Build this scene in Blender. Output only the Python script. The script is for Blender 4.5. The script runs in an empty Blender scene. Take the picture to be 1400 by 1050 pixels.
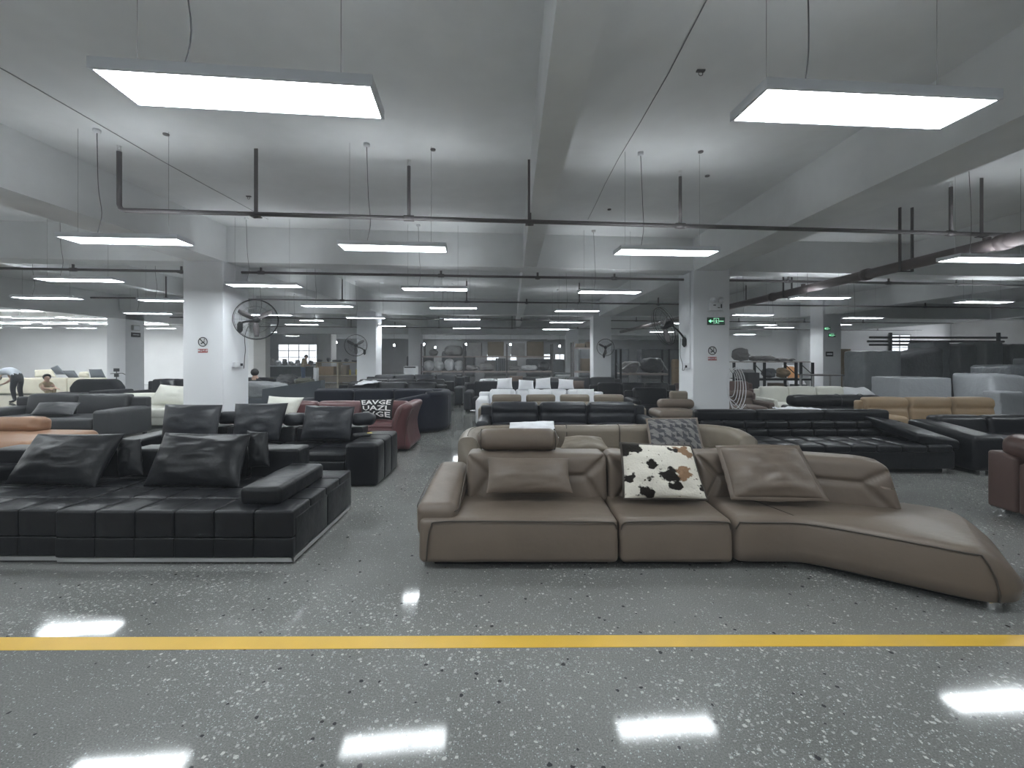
import bpy, bmesh, math, random
from mathutils import Vector, Matrix, noise
PI = math.pi
S = bpy.context.scene
C = S.collection
random.seed(7)

# ------------------------------------------------------------------ camera, world, exposure
CAMH, F, CX, HY = 1.6, 600.0, 700.0, 488.0
cam_data = bpy.data.cameras.new('camera')
cam = bpy.data.objects.new('camera', cam_data); C.objects.link(cam)
cam.location = (0, 0, CAMH); cam.rotation_euler = (PI/2, 0, 0)
cam_data.sensor_width = 36.0
cam_data.lens = F/1400*36.0
cam_data.shift_y = -37/1400
cam_data.clip_start = 0.05; cam_data.clip_end = 200
S.camera = cam
W = bpy.data.worlds.new('world'); S.world = W; W.use_nodes = True
W.node_tree.nodes['Background'].inputs[0].default_value = (0.75, 0.85, 1.0, 1)
W.node_tree.nodes['Background'].inputs[1].default_value = 1.0
# thin scattering haze, added to lift the dark far end
HAZE = 0.0045
vsn = W.node_tree.nodes.new('ShaderNodeVolumeScatter'); vsn.inputs['Color'].default_value = (0.90, 0.95, 1.0, 1)
vsn.inputs['Density'].default_value = HAZE; vsn.inputs['Anisotropy'].default_value = 0.2
W.node_tree.links.new(vsn.outputs[0], W.node_tree.nodes['World Output'].inputs['Volume'])
S.view_settings.view_transform = 'Standard'
S.view_settings.look = 'None'
S.view_settings.gamma = 1.0
S.view_settings.use_curve_mapping = False
S.view_settings.exposure = 0.15
LAMP_DOWN = 30.0       # radiance of a panel lamp's diffuser
TOP_FILL = 2.7          # glow added to the panel tops to brighten the slab

def at(x, y, Y):
    """pixel and distance -> point"""
    return Vector(((x-CX)*Y/F, Y, CAMH-(y-HY)*Y/F))
def on(x, y, z=0.0):
    """pixel and height -> point (below the horizon)"""
    Y = F*(CAMH-z)/(y-HY)
    return Vector(((x-CX)*Y/F, Y, z))

# ------------------------------------------------------------------ materials
MATS = {}
def mat(name, col, rough=0.5, metal=0.0, spec=0.5, bump=None, emit=None, coat=0.0, vary=0.0, alpha=None, sheen=0.0):
    if name in MATS: return MATS[name]
    m = bpy.data.materials.new(name); m.use_nodes = True
    nt = m.node_tree; b = nt.nodes['Principled BSDF']
    b.inputs['Base Color'].default_value = (*col, 1)
    b.inputs['Roughness'].default_value = rough
    b.inputs['Metallic'].default_value = metal
    b.inputs['Specular IOR Level'].default_value = spec
    if coat: b.inputs['Coat Weight'].default_value = coat; b.inputs['Coat Roughness'].default_value = 0.15
    if sheen: b.inputs['Sheen Weight'].default_value = sheen
    tc = nt.nodes.new('ShaderNodeTexCoord')
    if vary:
        n = nt.nodes.new('ShaderNodeTexNoise'); n.inputs['Scale'].default_value = 3.0; n.inputs['Detail'].default_value = 5
        nt.links.new(tc.outputs['Object'], n.inputs['Vector'])
        r = nt.nodes.new('ShaderNodeMapRange'); r.inputs[1].default_value = 0.3; r.inputs[2].default_value = 0.7
        r.inputs[3].default_value = 1-vary; r.inputs[4].default_value = 1+vary
        nt.links.new(n.outputs['Fac'], r.inputs[0])
        mx = nt.nodes.new('ShaderNodeMix'); mx.data_type = 'RGBA'; mx.blend_type = 'MULTIPLY'; mx.inputs[0].default_value = 1
        mx.inputs[6].default_value = (*col, 1); nt.links.new(r.outputs[0], mx.inputs[7])
        nt.links.new(mx.outputs[2], b.inputs['Base Color'])
    if bump:
        prev = None
        for (sc, st, dist) in bump:
            n = nt.nodes.new('ShaderNodeTexNoise'); n.inputs['Scale'].default_value = sc; n.inputs['Detail'].default_value = 3
            nt.links.new(tc.outputs['Object'], n.inputs['Vector'])
            bp = nt.nodes.new('ShaderNodeBump'); bp.inputs['Strength'].default_value = st; bp.inputs['Distance'].default_value = dist
            nt.links.new(n.outputs['Fac'], bp.inputs['Height'])
            if prev: nt.links.new(prev.outputs[0], bp.inputs['Normal'])
            prev = bp
        nt.links.new(prev.outputs[0], b.inputs['Normal'])
    if emit:
        b.inputs['Emission Color'].default_value = (*emit[:3], 1); b.inputs['Emission Strength'].default_value = emit[3]
    if alpha is not None:
        b.inputs['Alpha'].default_value = alpha
    MATS[name] = m
    return m
def leather(name, col, rough=0.42, big=0.25, spec=0.4):
    return mat(name, col, rough, 0, spec, bump=[(7, big, 0.02), (260, 0.18, 0.002)], vary=0.06)
def fabric(name, col, rough=0.9):
    return mat(name, col, rough, 0, 0.2, bump=[(9, 0.2, 0.02), (350, 0.3, 0.002)], vary=0.06, sheen=0.1)

M_TAUPE = leather('taupe_leather', (0.138, 0.108, 0.084), 0.42)
M_TAUPE2 = leather('pale_taupe_leather', (0.178, 0.150, 0.116), 0.40)
M_TAUPED = leather('taupe_thread', (0.055, 0.045, 0.036), 0.6)
M_BLACK = leather('black_leather', (0.0068, 0.0072, 0.0092), 0.36, 0.35, 0.27)
M_BLACKD = leather('black_leather_deep', (0.005, 0.005, 0.006), 0.5)
M_CHAR = leather('charcoal_leather', (0.018, 0.0195, 0.024), 0.38, 0.35, 0.3)
M_GREYL = leather('dark_grey_leather', (0.036, 0.037, 0.040), 0.42)
M_BURG = leather('burgundy_leather', (0.100, 0.040, 0.042), 0.36)
M_NAVY = fabric('navy_velvet', (0.004, 0.0055, 0.0135), 0.75)
M_TAN = leather('tan_leather', (0.27, 0.145, 0.080), 0.42)
M_BEIGE = leather('beige_leather', (0.30, 0.215, 0.13), 0.5)
M_BROWN = leather('brown_leather', (0.080, 0.047, 0.040), 0.38)
M_MOCHA = fabric('mocha_fabric', (0.13, 0.10, 0.085))
M_WHITEF = fabric('white_fabric', (0.76, 0.77, 0.80))
M_WHITEL = leather('ivory_leather', (0.62, 0.62, 0.56), 0.45)
M_CREAM = fabric('cream_fabric', (0.62, 0.59, 0.48))
M_GREYF = fabric('slate_fabric', (0.075, 0.085, 0.095))
M_COALF = fabric('coal_fabric', (0.022, 0.023, 0.027))
M_OLIVE = fabric('olive_fabric', (0.10, 0.10, 0.075))
M_STEEL = mat('brushed_steel', (0.62, 0.62, 0.62), 0.4, 0.85)
M_CHROME = mat('chrome', (0.75, 0.75, 0.76), 0.15, 1.0)
M_BLKM = mat('black_metal', (0.02, 0.02, 0.022), 0.45, 0.3)
M_BLKP = mat('black_plastic', (0.018, 0.018, 0.02), 0.5)
M_PIPE = mat('painted_pipe', (0.115, 0.105, 0.108), 0.55, 0.0, vary=0.1)
M_PIPEB = mat('main_pipe_paint', (0.150, 0.125, 0.125), 0.5, 0.0, vary=0.1)
M_WIRE = mat('grey_cable', (0.09, 0.09, 0.095), 0.6)
M_WCABLE = mat('white_cable', (0.72, 0.73, 0.75), 0.5)
M_WPLAST = mat('white_plastic', (0.70, 0.71, 0.73), 0.4)
M_FRAME = mat('lamp_frame', (0.78, 0.80, 0.84), 0.45)
M_SHADOW = mat('shadow_gap_black', (0.01, 0.01, 0.01), 0.8)  # near-black base blocks: shade of the gap under sofas put into colour
M_LAMP = mat('lamp_diffuser', (0.9, 0.9, 0.9), 0.6, emit=(0.90, 0.965, 1.0, LAMP_DOWN))
M_STRIP = mat('strip_diffuser', (0.9, 0.9, 0.9), 0.6, emit=(0.92, 0.97, 1.0, 52.0))
M_TOPFILL = mat('lamp_top_fill', (0.8, 0.8, 0.8), 0.6, emit=(0.92, 0.965, 1.0, TOP_FILL))
M_SHELFW = mat('shelf_board', (0.40, 0.34, 0.24), 0.7, vary=0.15)
M_SHELFD = mat('rack_board', (0.33, 0.28, 0.26), 0.75, vary=0.15)
M_CARD = mat('cardboard', (0.30, 0.22, 0.14), 0.85, vary=0.1)
M_DARKCARD = mat('dark_cardboard', (0.17, 0.135, 0.10), 0.85, vary=0.1)
M_SACK = mat('woven_sack', (0.58, 0.59, 0.61), 0.75, bump=[(30, 0.5, 0.03)], vary=0.15)
M_GREYSACK = mat('grey_sack', (0.27, 0.262, 0.26), 0.8, bump=[(30, 0.5, 0.03)], vary=0.15)
M_WRAP = mat('plastic_wrap', (0.22, 0.235, 0.25), 0.28, spec=0.6, bump=[(14, 0.6, 0.04), (50, 0.4, 0.01)], vary=0.15, coat=0.4)
M_FOAMB = mat('foam_board', (0.34, 0.355, 0.375), 0.4, bump=[(10, 0.4, 0.03)], coat=0.3)
M_GREYWRAP = mat('grey_wrap', (0.15, 0.16, 0.17), 0.5, bump=[(12, 0.5, 0.03)], vary=0.15)
M_DKWRAP = mat('dark_wrap', (0.075, 0.076, 0.082), 0.5, bump=[(12, 0.5, 0.03)], vary=0.2)
M_RED = mat('sign_red', (0.36, 0.03, 0.035), 0.5)
M_SIGNW = mat('sign_white', (0.72, 0.73, 0.74), 0.5)
M_SIGNK = mat('sign_black', (0.025, 0.025, 0.03), 0.5)
M_EXITBG = mat('exit_green', (0.010, 0.045, 0.030), 0.4, emit=(0.02, 0.25, 0.12, 0.03))
M_EXITFG = mat('exit_symbol', (0.3, 0.9, 0.55), 0.4, emit=(0.50, 1.0, 0.72, 0.7))
M_SKIN = mat('skin', (0.50, 0.33, 0.25), 0.55)
M_HAIR = mat('black_hair', (0.012, 0.011, 0.011), 0.5)
M_SHIRTW = fabric('pale_shirt', (0.55, 0.60, 0.66))
M_SHIRTB = fabric('sand_shirt', (0.42, 0.34, 0.22))
M_SHIRTP = fabric('pink_cloth', (0.48, 0.20, 0.22))
M_TROUSK = fabric('black_trousers', (0.03, 0.032, 0.036))
M_JEANS = fabric('blue_jeans', (0.12, 0.17, 0.26))
M_YELLOWP = mat('yellow_plastic', (0.55, 0.45, 0.08), 0.5)
M_WINLIT = mat('daylight_pane', (0.8, 0.85, 0.9), 0.3, emit=(0.86, 0.92, 1.0, 1.5))
M_BULB = mat('bulb_glow', (1, 1, 1), 0.4, emit=(0.9, 0.93, 1.0, 30.0))

def paint(name, col, scale=1.2, amt=0.06, rough=0.75):
    m = bpy.data.materials.new(name); m.use_nodes = True; nt = m.node_tree; b = nt.nodes['Principled BSDF']
    tc = nt.nodes.new('ShaderNodeTexCoord')
    n = nt.nodes.new('ShaderNodeTexNoise'); n.inputs['Scale'].default_value = scale; n.inputs['Detail'].default_value = 7; n.inputs['Roughness'].default_value = 0.62
    nt.links.new(tc.outputs['Object'], n.inputs['Vector'])
    cr = nt.nodes.new('ShaderNodeValToRGB')
    cr.color_ramp.elements[0].position = 0.32; cr.color_ramp.elements[1].position = 0.68
    cr.color_ramp.elements[0].color = (*[c*(1-amt*1.6) for c in col], 1)
    cr.color_ramp.elements[1].color = (*[min(1, c*(1+amt)) for c in col], 1)
    nt.links.new(n.outputs['Fac'], cr.inputs[0]); nt.links.new(cr.outputs[0], b.inputs['Base Color'])
    n2 = nt.nodes.new('ShaderNodeTexNoise'); n2.inputs['Scale'].default_value = 35; n2.inputs['Detail'].default_value = 4
    nt.links.new(tc.outputs['Object'], n2.inputs['Vector'])
    bp = nt.nodes.new('ShaderNodeBump'); bp.inputs['Strength'].default_value = 0.15; bp.inputs['Distance'].default_value = 0.004
    nt.links.new(n2.outputs['Fac'], bp.inputs['Height']); nt.links.new(bp.outputs[0], b.inputs['Normal'])
    b.inputs['Roughness'].default_value = rough; b.inputs['Specular IOR Level'].default_value = 0.25
    return m
M_CEIL = paint('ceiling_paint', (0.71, 0.725, 0.73), amt=0.05)
M_WALLW = paint('white_wall_paint', (0.86, 0.87, 0.88), amt=0.02)
M_COL = paint('column_paint', (0.80, 0.815, 0.84), amt=0.03)
M_WALLD = paint('workshop_paint', (0.42, 0.42, 0.43))
M_WALLG = paint('grey_wall_paint', (0.50, 0.50, 0.49))

def terrazzo():
    m = bpy.data.materials.new('polished_terrazzo'); m.use_nodes = True; nt = m.node_tree; b = nt.nodes['Principled BSDF']
    L = nt.links.new
    def N(t, **k):
        n = nt.nodes.new(t)
        for a, v in k.items(): setattr(n, a, v)
        return n
    tc = N('ShaderNodeTexCoord')
    # slight warp so the chips are angular and uneven
    wn = N('ShaderNodeTexNoise'); wn.inputs['Scale'].default_value = 55; L(tc.outputs['Object'], wn.inputs['Vector'])
    wv = N('ShaderNodeMix', data_type='VECTOR'); wv.inputs[0].default_value = 0.012
    L(tc.outputs['Object'], wv.inputs[4]); L(wn.outputs['Color'], wv.inputs[5])
    big = N('ShaderNodeTexNoise'); big.inputs['Scale'].default_value = 0.9; big.inputs['Detail'].default_value = 4
    L(tc.outputs['Object'], big.inputs['Vector'])
    base = N('ShaderNodeValToRGB'); e = base.color_ramp.elements
    e[0].position = 0.3; e[0].color = (0.142, 0.144, 0.137, 1); e[1].position = 0.7; e[1].color = (0.200, 0.202, 0.194, 1)
    L(big.outputs['Fac'], base.inputs[0])
    fine = N('ShaderNodeTexNoise'); fine.inputs['Scale'].default_value = 140; fine.inputs['Detail'].default_value = 3
    L(tc.outputs['Object'], fine.inputs['Vector'])
    fr = N('ShaderNodeMapRange'); fr.inputs[1].default_value = 0.35; fr.inputs[2].default_value = 0.65; fr.inputs[3].default_value = 0.78; fr.inputs[4].default_value = 1.2
    L(fine.outputs['Fac'], fr.inputs[0])
    mx = N('ShaderNodeMix', data_type='RGBA', blend_type='MULTIPLY'); mx.inputs[0].default_value = 1
    L(base.outputs[0], mx.inputs[6]); L(fr.outputs[0], mx.inputs[7])
    cur = mx.outputs[2]
    # where chips are exposed (patchy) and where the slurry covers them
    patch = N('ShaderNodeTexNoise'); patch.inputs['Scale'].default_value = 0.75; patch.inputs['Detail'].default_value = 3
    mp = N('ShaderNodeMapping'); mp.inputs['Location'].default_value = (3.7, 1.9, 0); L(tc.outputs['Object'], mp.inputs[0]); L(mp.outputs[0], patch.inputs['Vector'])
    for (scale, size, lo, hi, colA, colB, shift) in (
            (34, 0.40, 1.03, 0.80, (0.50, 0.50, 0.47), (0.24, 0.25, 0.24), 0.0),
            (60, 0.44, 0.97, 0.68, (0.48, 0.48, 0.45), (0.22, 0.23, 0.22), 5.0),
            (125, 0.45, 0.88, 0.66, (0.40, 0.46, 0.45), (0.26, 0.27, 0.26), 9.0),
            (34, 0.40, 0.975, 0.95, (0.030, 0.032, 0.035), (0.06, 0.06, 0.06), 14.0)):
        m2 = N('ShaderNodeMapping'); m2.inputs['Location'].default_value = (shift, shift*0.7, 0); L(wv.outputs[1], m2.inputs[0])
        v = N('ShaderNodeTexVoronoi'); v.inputs['Scale'].default_value = scale; v.distance = 'CHEBYCHEV' if shift == 5.0 else 'EUCLIDEAN'
        L(m2.outputs[0], v.inputs['Vector'])
        sep = N('ShaderNodeSeparateColor'); L(v.outputs['Color'], sep.inputs[0])
        th = N('ShaderNodeMapRange'); th.inputs[1].default_value = 0.44; th.inputs[2].default_value = 0.64; th.inputs[3].default_value = lo; th.inputs[4].default_value = hi
        L(patch.outputs['Fac'], th.inputs[0])
        gt = N('ShaderNodeMath', operation='GREATER_THAN'); L(sep.outputs[0], gt.inputs[0]); L(th.outputs[0], gt.inputs[1])
        # random chip size
        sz = N('ShaderNodeMapRange'); sz.inputs[3].default_value = size*0.45; sz.inputs[4].default_value = size; L(sep.outputs[1], sz.inputs[0])
        lt = N('ShaderNodeMath', operation='LESS_THAN'); L(v.outputs['Distance'], lt.inputs[0]); L(sz.outputs[0], lt.inputs[1])
        f = N('ShaderNodeMath', operation='MULTIPLY'); L(gt.outputs[0], f.inputs[0]); L(lt.outputs[0], f.inputs[1])
        cc = N('ShaderNodeMix', data_type='RGBA'); cc.inputs[6].default_value = (*colB, 1); cc.inputs[7].default_value = (*colA, 1); L(sep.outputs[2], cc.inputs[0])
        mm = N('ShaderNodeMix', data_type='RGBA'); L(f.outputs[0], mm.inputs[0]); L(cur, mm.inputs[6]); L(cc.outputs[2], mm.inputs[7])
        cur = mm.outputs[2]
    L(cur, b.inputs['Base Color'])
    rr = N('ShaderNodeMapRange'); rr.inputs[1].default_value = 0.3; rr.inputs[2].default_value = 0.7; rr.inputs[3].default_value = 0.045; rr.inputs[4].default_value = 0.09
    L(patch.outputs['Fac'], rr.inputs[0]); L(rr.outputs[0], b.inputs['Roughness'])
    bn = N('ShaderNodeTexNoise'); bn.inputs['Scale'].default_value = 2.2; L(tc.outputs['Object'], bn.inputs['Vector'])
    bp = N('ShaderNodeBump'); bp.inputs['Strength'].default_value = 0.04; bp.inputs['Distance'].default_value = 0.02
    L(bn.outputs['Fac'], bp.inputs['Height']); L(bp.outputs[0], b.inputs['Normal'])
    b.inputs['Specular IOR Level'].default_value = 0.30
    return m
M_FLOOR = terrazzo()

def cowhide():
    m = bpy.data.materials.new('cow_hide'); m.use_nodes = True; nt = m.node_tree; b = nt.nodes['Principled BSDF']; L = nt.links.new
    tc = nt.nodes.new('ShaderNodeTexCoord')
    def thr(scale, loc, a, c, det=5):
        mp = nt.nodes.new('ShaderNodeMapping'); mp.inputs['Location'].default_value = loc; L(tc.outputs['UV'], mp.inputs[0])
        n = nt.nodes.new('ShaderNodeTexNoise'); n.inputs['Scale'].default_value = scale; n.inputs['Detail'].default_value = det; n.inputs['Distortion'].default_value = 0.4
        L(mp.outputs[0], n.inputs['Vector'])
        r = nt.nodes.new('ShaderNodeMapRange'); r.inputs[1].default_value = a; r.inputs[2].default_value = c; L(n.outputs['Fac'], r.inputs[0])
        return r.outputs[0]
    def mixc(fac, A, B):
        x = nt.nodes.new('ShaderNodeMix'); x.data_type = 'RGBA'; L(fac, x.inputs[0])
        if isinstance(A, tuple): x.inputs[6].default_value = (*A, 1)
        else: L(A, x.inputs[6])
        x.inputs[7].default_value = (*B, 1); return x.outputs[2]
    wob = nt.nodes.new('ShaderNodeTexNoise'); wob.inputs['Scale'].default_value = 7; wob.inputs['Detail'].default_value = 6; L(tc.outputs['UV'], wob.inputs['Vector'])
    def blobs(pts):
        """union of ragged patches of the hide, given as (u, v, radius)"""
        cur = None
        for (u, v, r) in pts:
            d = nt.nodes.new('ShaderNodeVectorMath'); d.operation = 'DISTANCE'; L(tc.outputs['UV'], d.inputs[0]); d.inputs[1].default_value = (u, v, 0)
            s = nt.nodes.new('ShaderNodeMath'); s.operation = 'SUBTRACT'; L(d.outputs['Value'], s.inputs[0]); s.inputs[1].default_value = r
            if cur is None: cur = s.outputs[0]
            else:
                mn = nt.nodes.new('ShaderNodeMath'); mn.operation = 'MINIMUM'; L(cur, mn.inputs[0]); L(s.outputs[0], mn.inputs[1]); cur = mn.outputs[0]
        a = nt.nodes.new('ShaderNodeMath'); a.operation = 'MULTIPLY_ADD'; L(wob.outputs['Fac'], a.inputs[0]); a.inputs[1].default_value = 0.42; a.inputs[2].default_value = -0.21
        s = nt.nodes.new('ShaderNodeMath'); s.operation = 'ADD'; L(cur, s.inputs[0]); L(a.outputs[0], s.inputs[1])
        r = nt.nodes.new('ShaderNodeMapRange'); r.inputs[1].default_value = 0.012; r.inputs[2].default_value = -0.012; L(s.outputs[0], r.inputs[0]); return r.outputs[0]
    c = mixc(thr(19, (2, 5, 0), 0.665, 0.69, 3), (0.68, 0.645, 0.57), (0.10, 0.075, 0.05))
    c = mixc(blobs([(0.80, 0.88, 0.11), (0.74, 0.40, 0.13), (0.92, 0.78, 0.05)]), c, (0.24, 0.145, 0.085))
    c = mixc(blobs([(0.56, 0.38, 0.13), (0.62, 0.20, 0.09), (0.10, 0.90, 0.15), (0.36, 0.62, 0.075), (0.05, 0.35, 0.06), (0.26, 0.08, 0.09), (0.72, 0.86, 0.06), (0.96, 0.16, 0.05), (0.30, 0.28, 0.03)]), c, (0.014, 0.011, 0.009))
    L(c, b.inputs['Base Color']); b.inputs['Roughness'].default_value = 0.8; b.inputs['Specular IOR Level'].default_value = 0.2
    n = nt.nodes.new('ShaderNodeTexNoise'); n.inputs['Scale'].default_value = 60; L(tc.outputs['Object'], n.inputs['Vector'])
    bp = nt.nodes.new('ShaderNodeBump'); bp.inputs['Strength'].default_value = 0.5; bp.inputs['Distance'].default_value = 0.01
    L(n.outputs['Fac'], bp.inputs['Height']); L(bp.outputs[0], b.inputs['Normal'])
    return m
M_COW = cowhide()
M_GEO1 = fabric('woven_grey', (0.165, 0.16, 0.155)); M_GEO2 = fabric('woven_charcoal', (0.055, 0.055, 0.06))
M_LET_K = fabric('knit_black', (0.012, 0.012, 0.013)); M_LET_W = fabric('knit_white', (0.72, 0.72, 0.70))
M_YELLOW = mat('yellow_floor_tape', (0.62, 0.385, 0.05), 0.4, vary=0.07)

# ------------------------------------------------------------------ object helpers
def link(o, parent=None):
    C.objects.link(o)
    if parent is not None: o.parent = parent
    return o
def tag(o, label=None, cat=None, group=None, kind=None):
    if label: o['label'] = label
    if cat: o['category'] = cat
    if group: o['group'] = group
    if kind: o['kind'] = kind
    return o
WORLD = set()
def thing(name, label, cat, loc=(0, 0, 0), rz=0.0, group=None, world=False):
    """an Empty at a thing's base; with world=True its parts are given in world coordinates"""
    o = bpy.data.objects.new(name, None); o.empty_display_size = 0.2
    o.location = loc; o.rotation_euler = (0, 0, rz); C.objects.link(o)
    if world: WORLD.add(o.name)
    return tag(o, label, cat, group)
def mk(name, verts, faces, m, parent=None, smooth=True, mats=None, idx=None, uvs=None, label=None):
    verts = [Vector(v) for v in verts]
    loc = Vector((0, 0, 0))
    if parent is None:
        xs = [v.x for v in verts]; ys = [v.y for v in verts]; zs = [v.z for v in verts]
        loc = Vector(((min(xs)+max(xs))/2, (min(ys)+max(ys))/2, min(zs)))
        off = loc
    else:
        r = parent; off = Vector((0, 0, 0))
        while r is not None:
            if r.name in WORLD: off = Vector(r.location)
            r = r.parent
    me = bpy.data.meshes.new(name)
    me.from_pydata([v-off for v in verts], [], faces)
    for mm in (mats or [m]): me.materials.append(mm)
    if idx:
        for p, i in zip(me.polygons, idx): p.material_index = i
    if smooth:
        me.polygons.foreach_set('use_smooth', [True]*len(me.polygons))
    if uvs:
        l = me.uv_layers.new(name='UVMap')
        for lp in me.loops: l.data[lp.index].uv = uvs[lp.vertex_index]
    me.update()
    o = bpy.data.objects.new(name, me); o.location = loc
    link(o, parent)
    if label: o['label'] = label
    return o
def struct(o, name=None):
    o['kind'] = 'structure'; return o
def copy_tree(o, parent=None):
    c = o.copy(); C.objects.link(c); c.parent = parent
    for ch in list(o.children): copy_tree(ch, c)
    return c

def box_vf(x0, x1, y0, y1, z0, z1):
    v = [(x0, y0, z0), (x1, y0, z0), (x1, y1, z0), (x0, y1, z0), (x0, y0, z1), (x1, y0, z1), (x1, y1, z1), (x0, y1, z1)]
    f = [(0, 3, 2, 1), (4, 5, 6, 7), (0, 1, 5, 4), (1, 2, 6, 5), (2, 3, 7, 6), (3, 0, 4, 7)]
    return v, f
def box(name, x0, x1, y0, y1, z0, z1, m, parent=None, bev=0.0, label=None):
    if x0 > x1: x0, x1 = x1, x0
    if y0 > y1: y0, y1 = y1, y0
    if z0 > z1: z0, z1 = z1, z0
    if bev <= 0:
        v, f = box_vf(x0, x1, y0, y1, z0, z1)
        return mk(name, v, f, m, parent, smooth=False, label=label)
    return cushion(name, ((x0+x1)/2, (y0+y1)/2, (z0+z1)/2), (x1-x0, y1-y0, z1-z0), bev, m, parent, n=(1, 1, 1), k=1, label=label)
class Acc:
    """collects simple solids into ONE mesh"""
    def __init__(s): s.v = []; s.f = []
    def add(s, v, f):
        o = len(s.v); s.v += [tuple(p) for p in v]; s.f += [tuple(i+o for i in q) for q in f]; return s
    def box(s, *a): return s.add(*box_vf(*a))
    def tube(s, pts, r, seg=8): return s.add(*tube_vf(pts, r, seg))
    def bar(s, a, b, w, h): return s.add(*bar_vf(a, b, w, h))
    def build(s, name, m, parent=None, smooth=False, label=None): return mk(name, s.v, s.f, m, parent, smooth, label=label)
def bar_vf(a, b, w, h):
    a = Vector(a); b = Vector(b); d = (b-a).normalized()
    up = Vector((0, 0, 1)) if abs(d.z) < 0.95 else Vector((1, 0, 0))
    sx = d.cross(up).normalized()*w/2; sz = sx.cross(d).normalized()*h/2
    v = []
    for p in (a, b):
        for (i, j) in ((-1, -1), (1, -1), (1, 1), (-1, 1)): v.append(p+sx*i+sz*j)
    return v, [(0, 1, 2, 3), (7, 6, 5, 4), (0, 4, 5, 1), (1, 5, 6, 2), (2, 6, 7, 3), (3, 7, 4, 0)]
def tube_vf(pts, r, seg=8, closed=False):
    pts = [Vector(p) for p in pts]; n = len(pts); v = []; f = []
    rs = r if isinstance(r, (list, tuple)) else [r]*n
    prev = None
    for i, p in enumerate(pts):
        if closed: d = (pts[(i+1) % n]-pts[i-1])
        else: d = pts[min(i+1, n-1)]-pts[max(i-1, 0)]
        d = d.normalized() if d.length > 1e-9 else Vector((0, 0, 1))
        if prev is None:
            up = Vector((0, 0, 1)) if abs(d.z) < 0.9 else Vector((1, 0, 0))
            a = d.cross(up).normalized()
        else:
            a = (prev-d*prev.dot(d)); a = a.normalized() if a.length > 1e-6 else d.orthogonal().normalized()
        prev = a; b = d.cross(a)
        for k in range(seg):
            t = 2*PI*k/seg; v.append(p+(a*math.cos(t)+b*math.sin(t))*rs[i])
    m = n if closed else n-1
    for i in range(m):
        for k in range(seg):
            j = (i+1) % n
            f.append((i*seg+k, i*seg+(k+1) % seg, j*seg+(k+1) % seg, j*seg+k))
    if not closed:
        f.append(tuple(reversed(range(seg)))); f.append(tuple(range((n-1)*seg, n*seg)))
    return v, f
def tube(name, pts, r, m, parent=None, seg=8, closed=False, label=None):
    v, f = tube_vf(pts, r, seg, closed); return mk(name, v, f, m, parent, True, label=label)
def smooth_path(pts, n=6):
    """Catmull-Rom through the points"""
    P = [Vector(p) for p in pts]; out = []
    for i in range(len(P)-1):
        a = P[max(i-1, 0)]; b = P[i]; c = P[i+1]; d = P[min(i+2, len(P)-1)]
        for k in range(n):
            t = k/n
            out.append(0.5*((2*b)+(-a+c)*t+(2*a-5*b+4*c-d)*t*t+(-a+3*b-3*c+d)*t**3))
    out.append(P[-1]); return out

def cushion(name, c, size, r, m, parent=None, n=(6, 6, 4), k=3, puff=(0, 0, 0), deform=None, wrk=None, label=None, rot=None):
    """a rounded, puffed block: c = centre, size = full size, r = edge radius; deform works on centred coordinates"""
    a = [s/2 for s in size]; r = min(r, min(a)*0.98)
    ax = []
    for i in range(3):
        inner = [-(a[i]-r)+2*(a[i]-r)*t/n[i] for t in range(n[i]+1)]
        ext = [r*math.tan(math.radians(45*(j+1)/k)) for j in range(k)]
        ax.append([-(a[i]-r)-e for e in reversed(ext)]+inner+[(a[i]-r)+e for e in ext])
    V = {}; verts = []; faces = []
    def vid(p):
        key = (round(p[0], 6), round(p[1], 6), round(p[2], 6))
        if key in V: return V[key]
        q = [max(-(a[i]-r), min(a[i]-r, p[i])) for i in range(3)]
        d = Vector([p[i]-q[i] for i in range(3)])
        if d.length > 1e-9: d = d.normalized()*r
        w = [q[i]+d[i] for i in range(3)]
        u = [w[i]/a[i] for i in range(3)]
        g = [max(0, 1-x*x) for x in u]
        w = [w[0]+puff[0]*u[0]*g[1]*g[2], w[1]+puff[1]*u[1]*g[0]*g[2], w[2]+puff[2]*u[2]*g[0]*g[1]]
        V[key] = len(verts); verts.append(w); return V[key]
    for d in range(3):
        e1, e2 = [(1, 2), (2, 0), (0, 1)][d]
        for s in (-1, 1):
            A, B = ax[e1], ax[e2]
            for i in range(len(A)-1):
                for j in range(len(B)-1):
                    q = []
                    for (x, y) in ((A[i], B[j]), (A[i+1], B[j]), (A[i+1], B[j+1]), (A[i], B[j+1])):
                        p = [0, 0, 0]; p[d] = s*a[d]; p[e1] = x; p[e2] = y; q.append(vid(p))
                    faces.append(tuple(q) if s > 0 else tuple(reversed(q)))
    out = []
    for w in verts:
        p = Vector(w)
        if deform: p = Vector(deform(p.x, p.y, p.z))
        if wrk:
            amp, sc, sd = wrk
            q = Vector((p.x*sc+sd, p.y*sc+sd*1.7, p.z*sc*1.6-sd))
            nn = Vector((noise.noise(q), noise.noise(q+Vector((31, 7, 3))), noise.noise(q+Vector((5, 77, 13)))))
            p = p+nn*amp
        out.append(p)
    if rot is not None: out = [rot @ p for p in out]
    c = Vector(c)
    return mk(name, [p+c for p in out], faces, m, parent, True, label=label)

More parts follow.
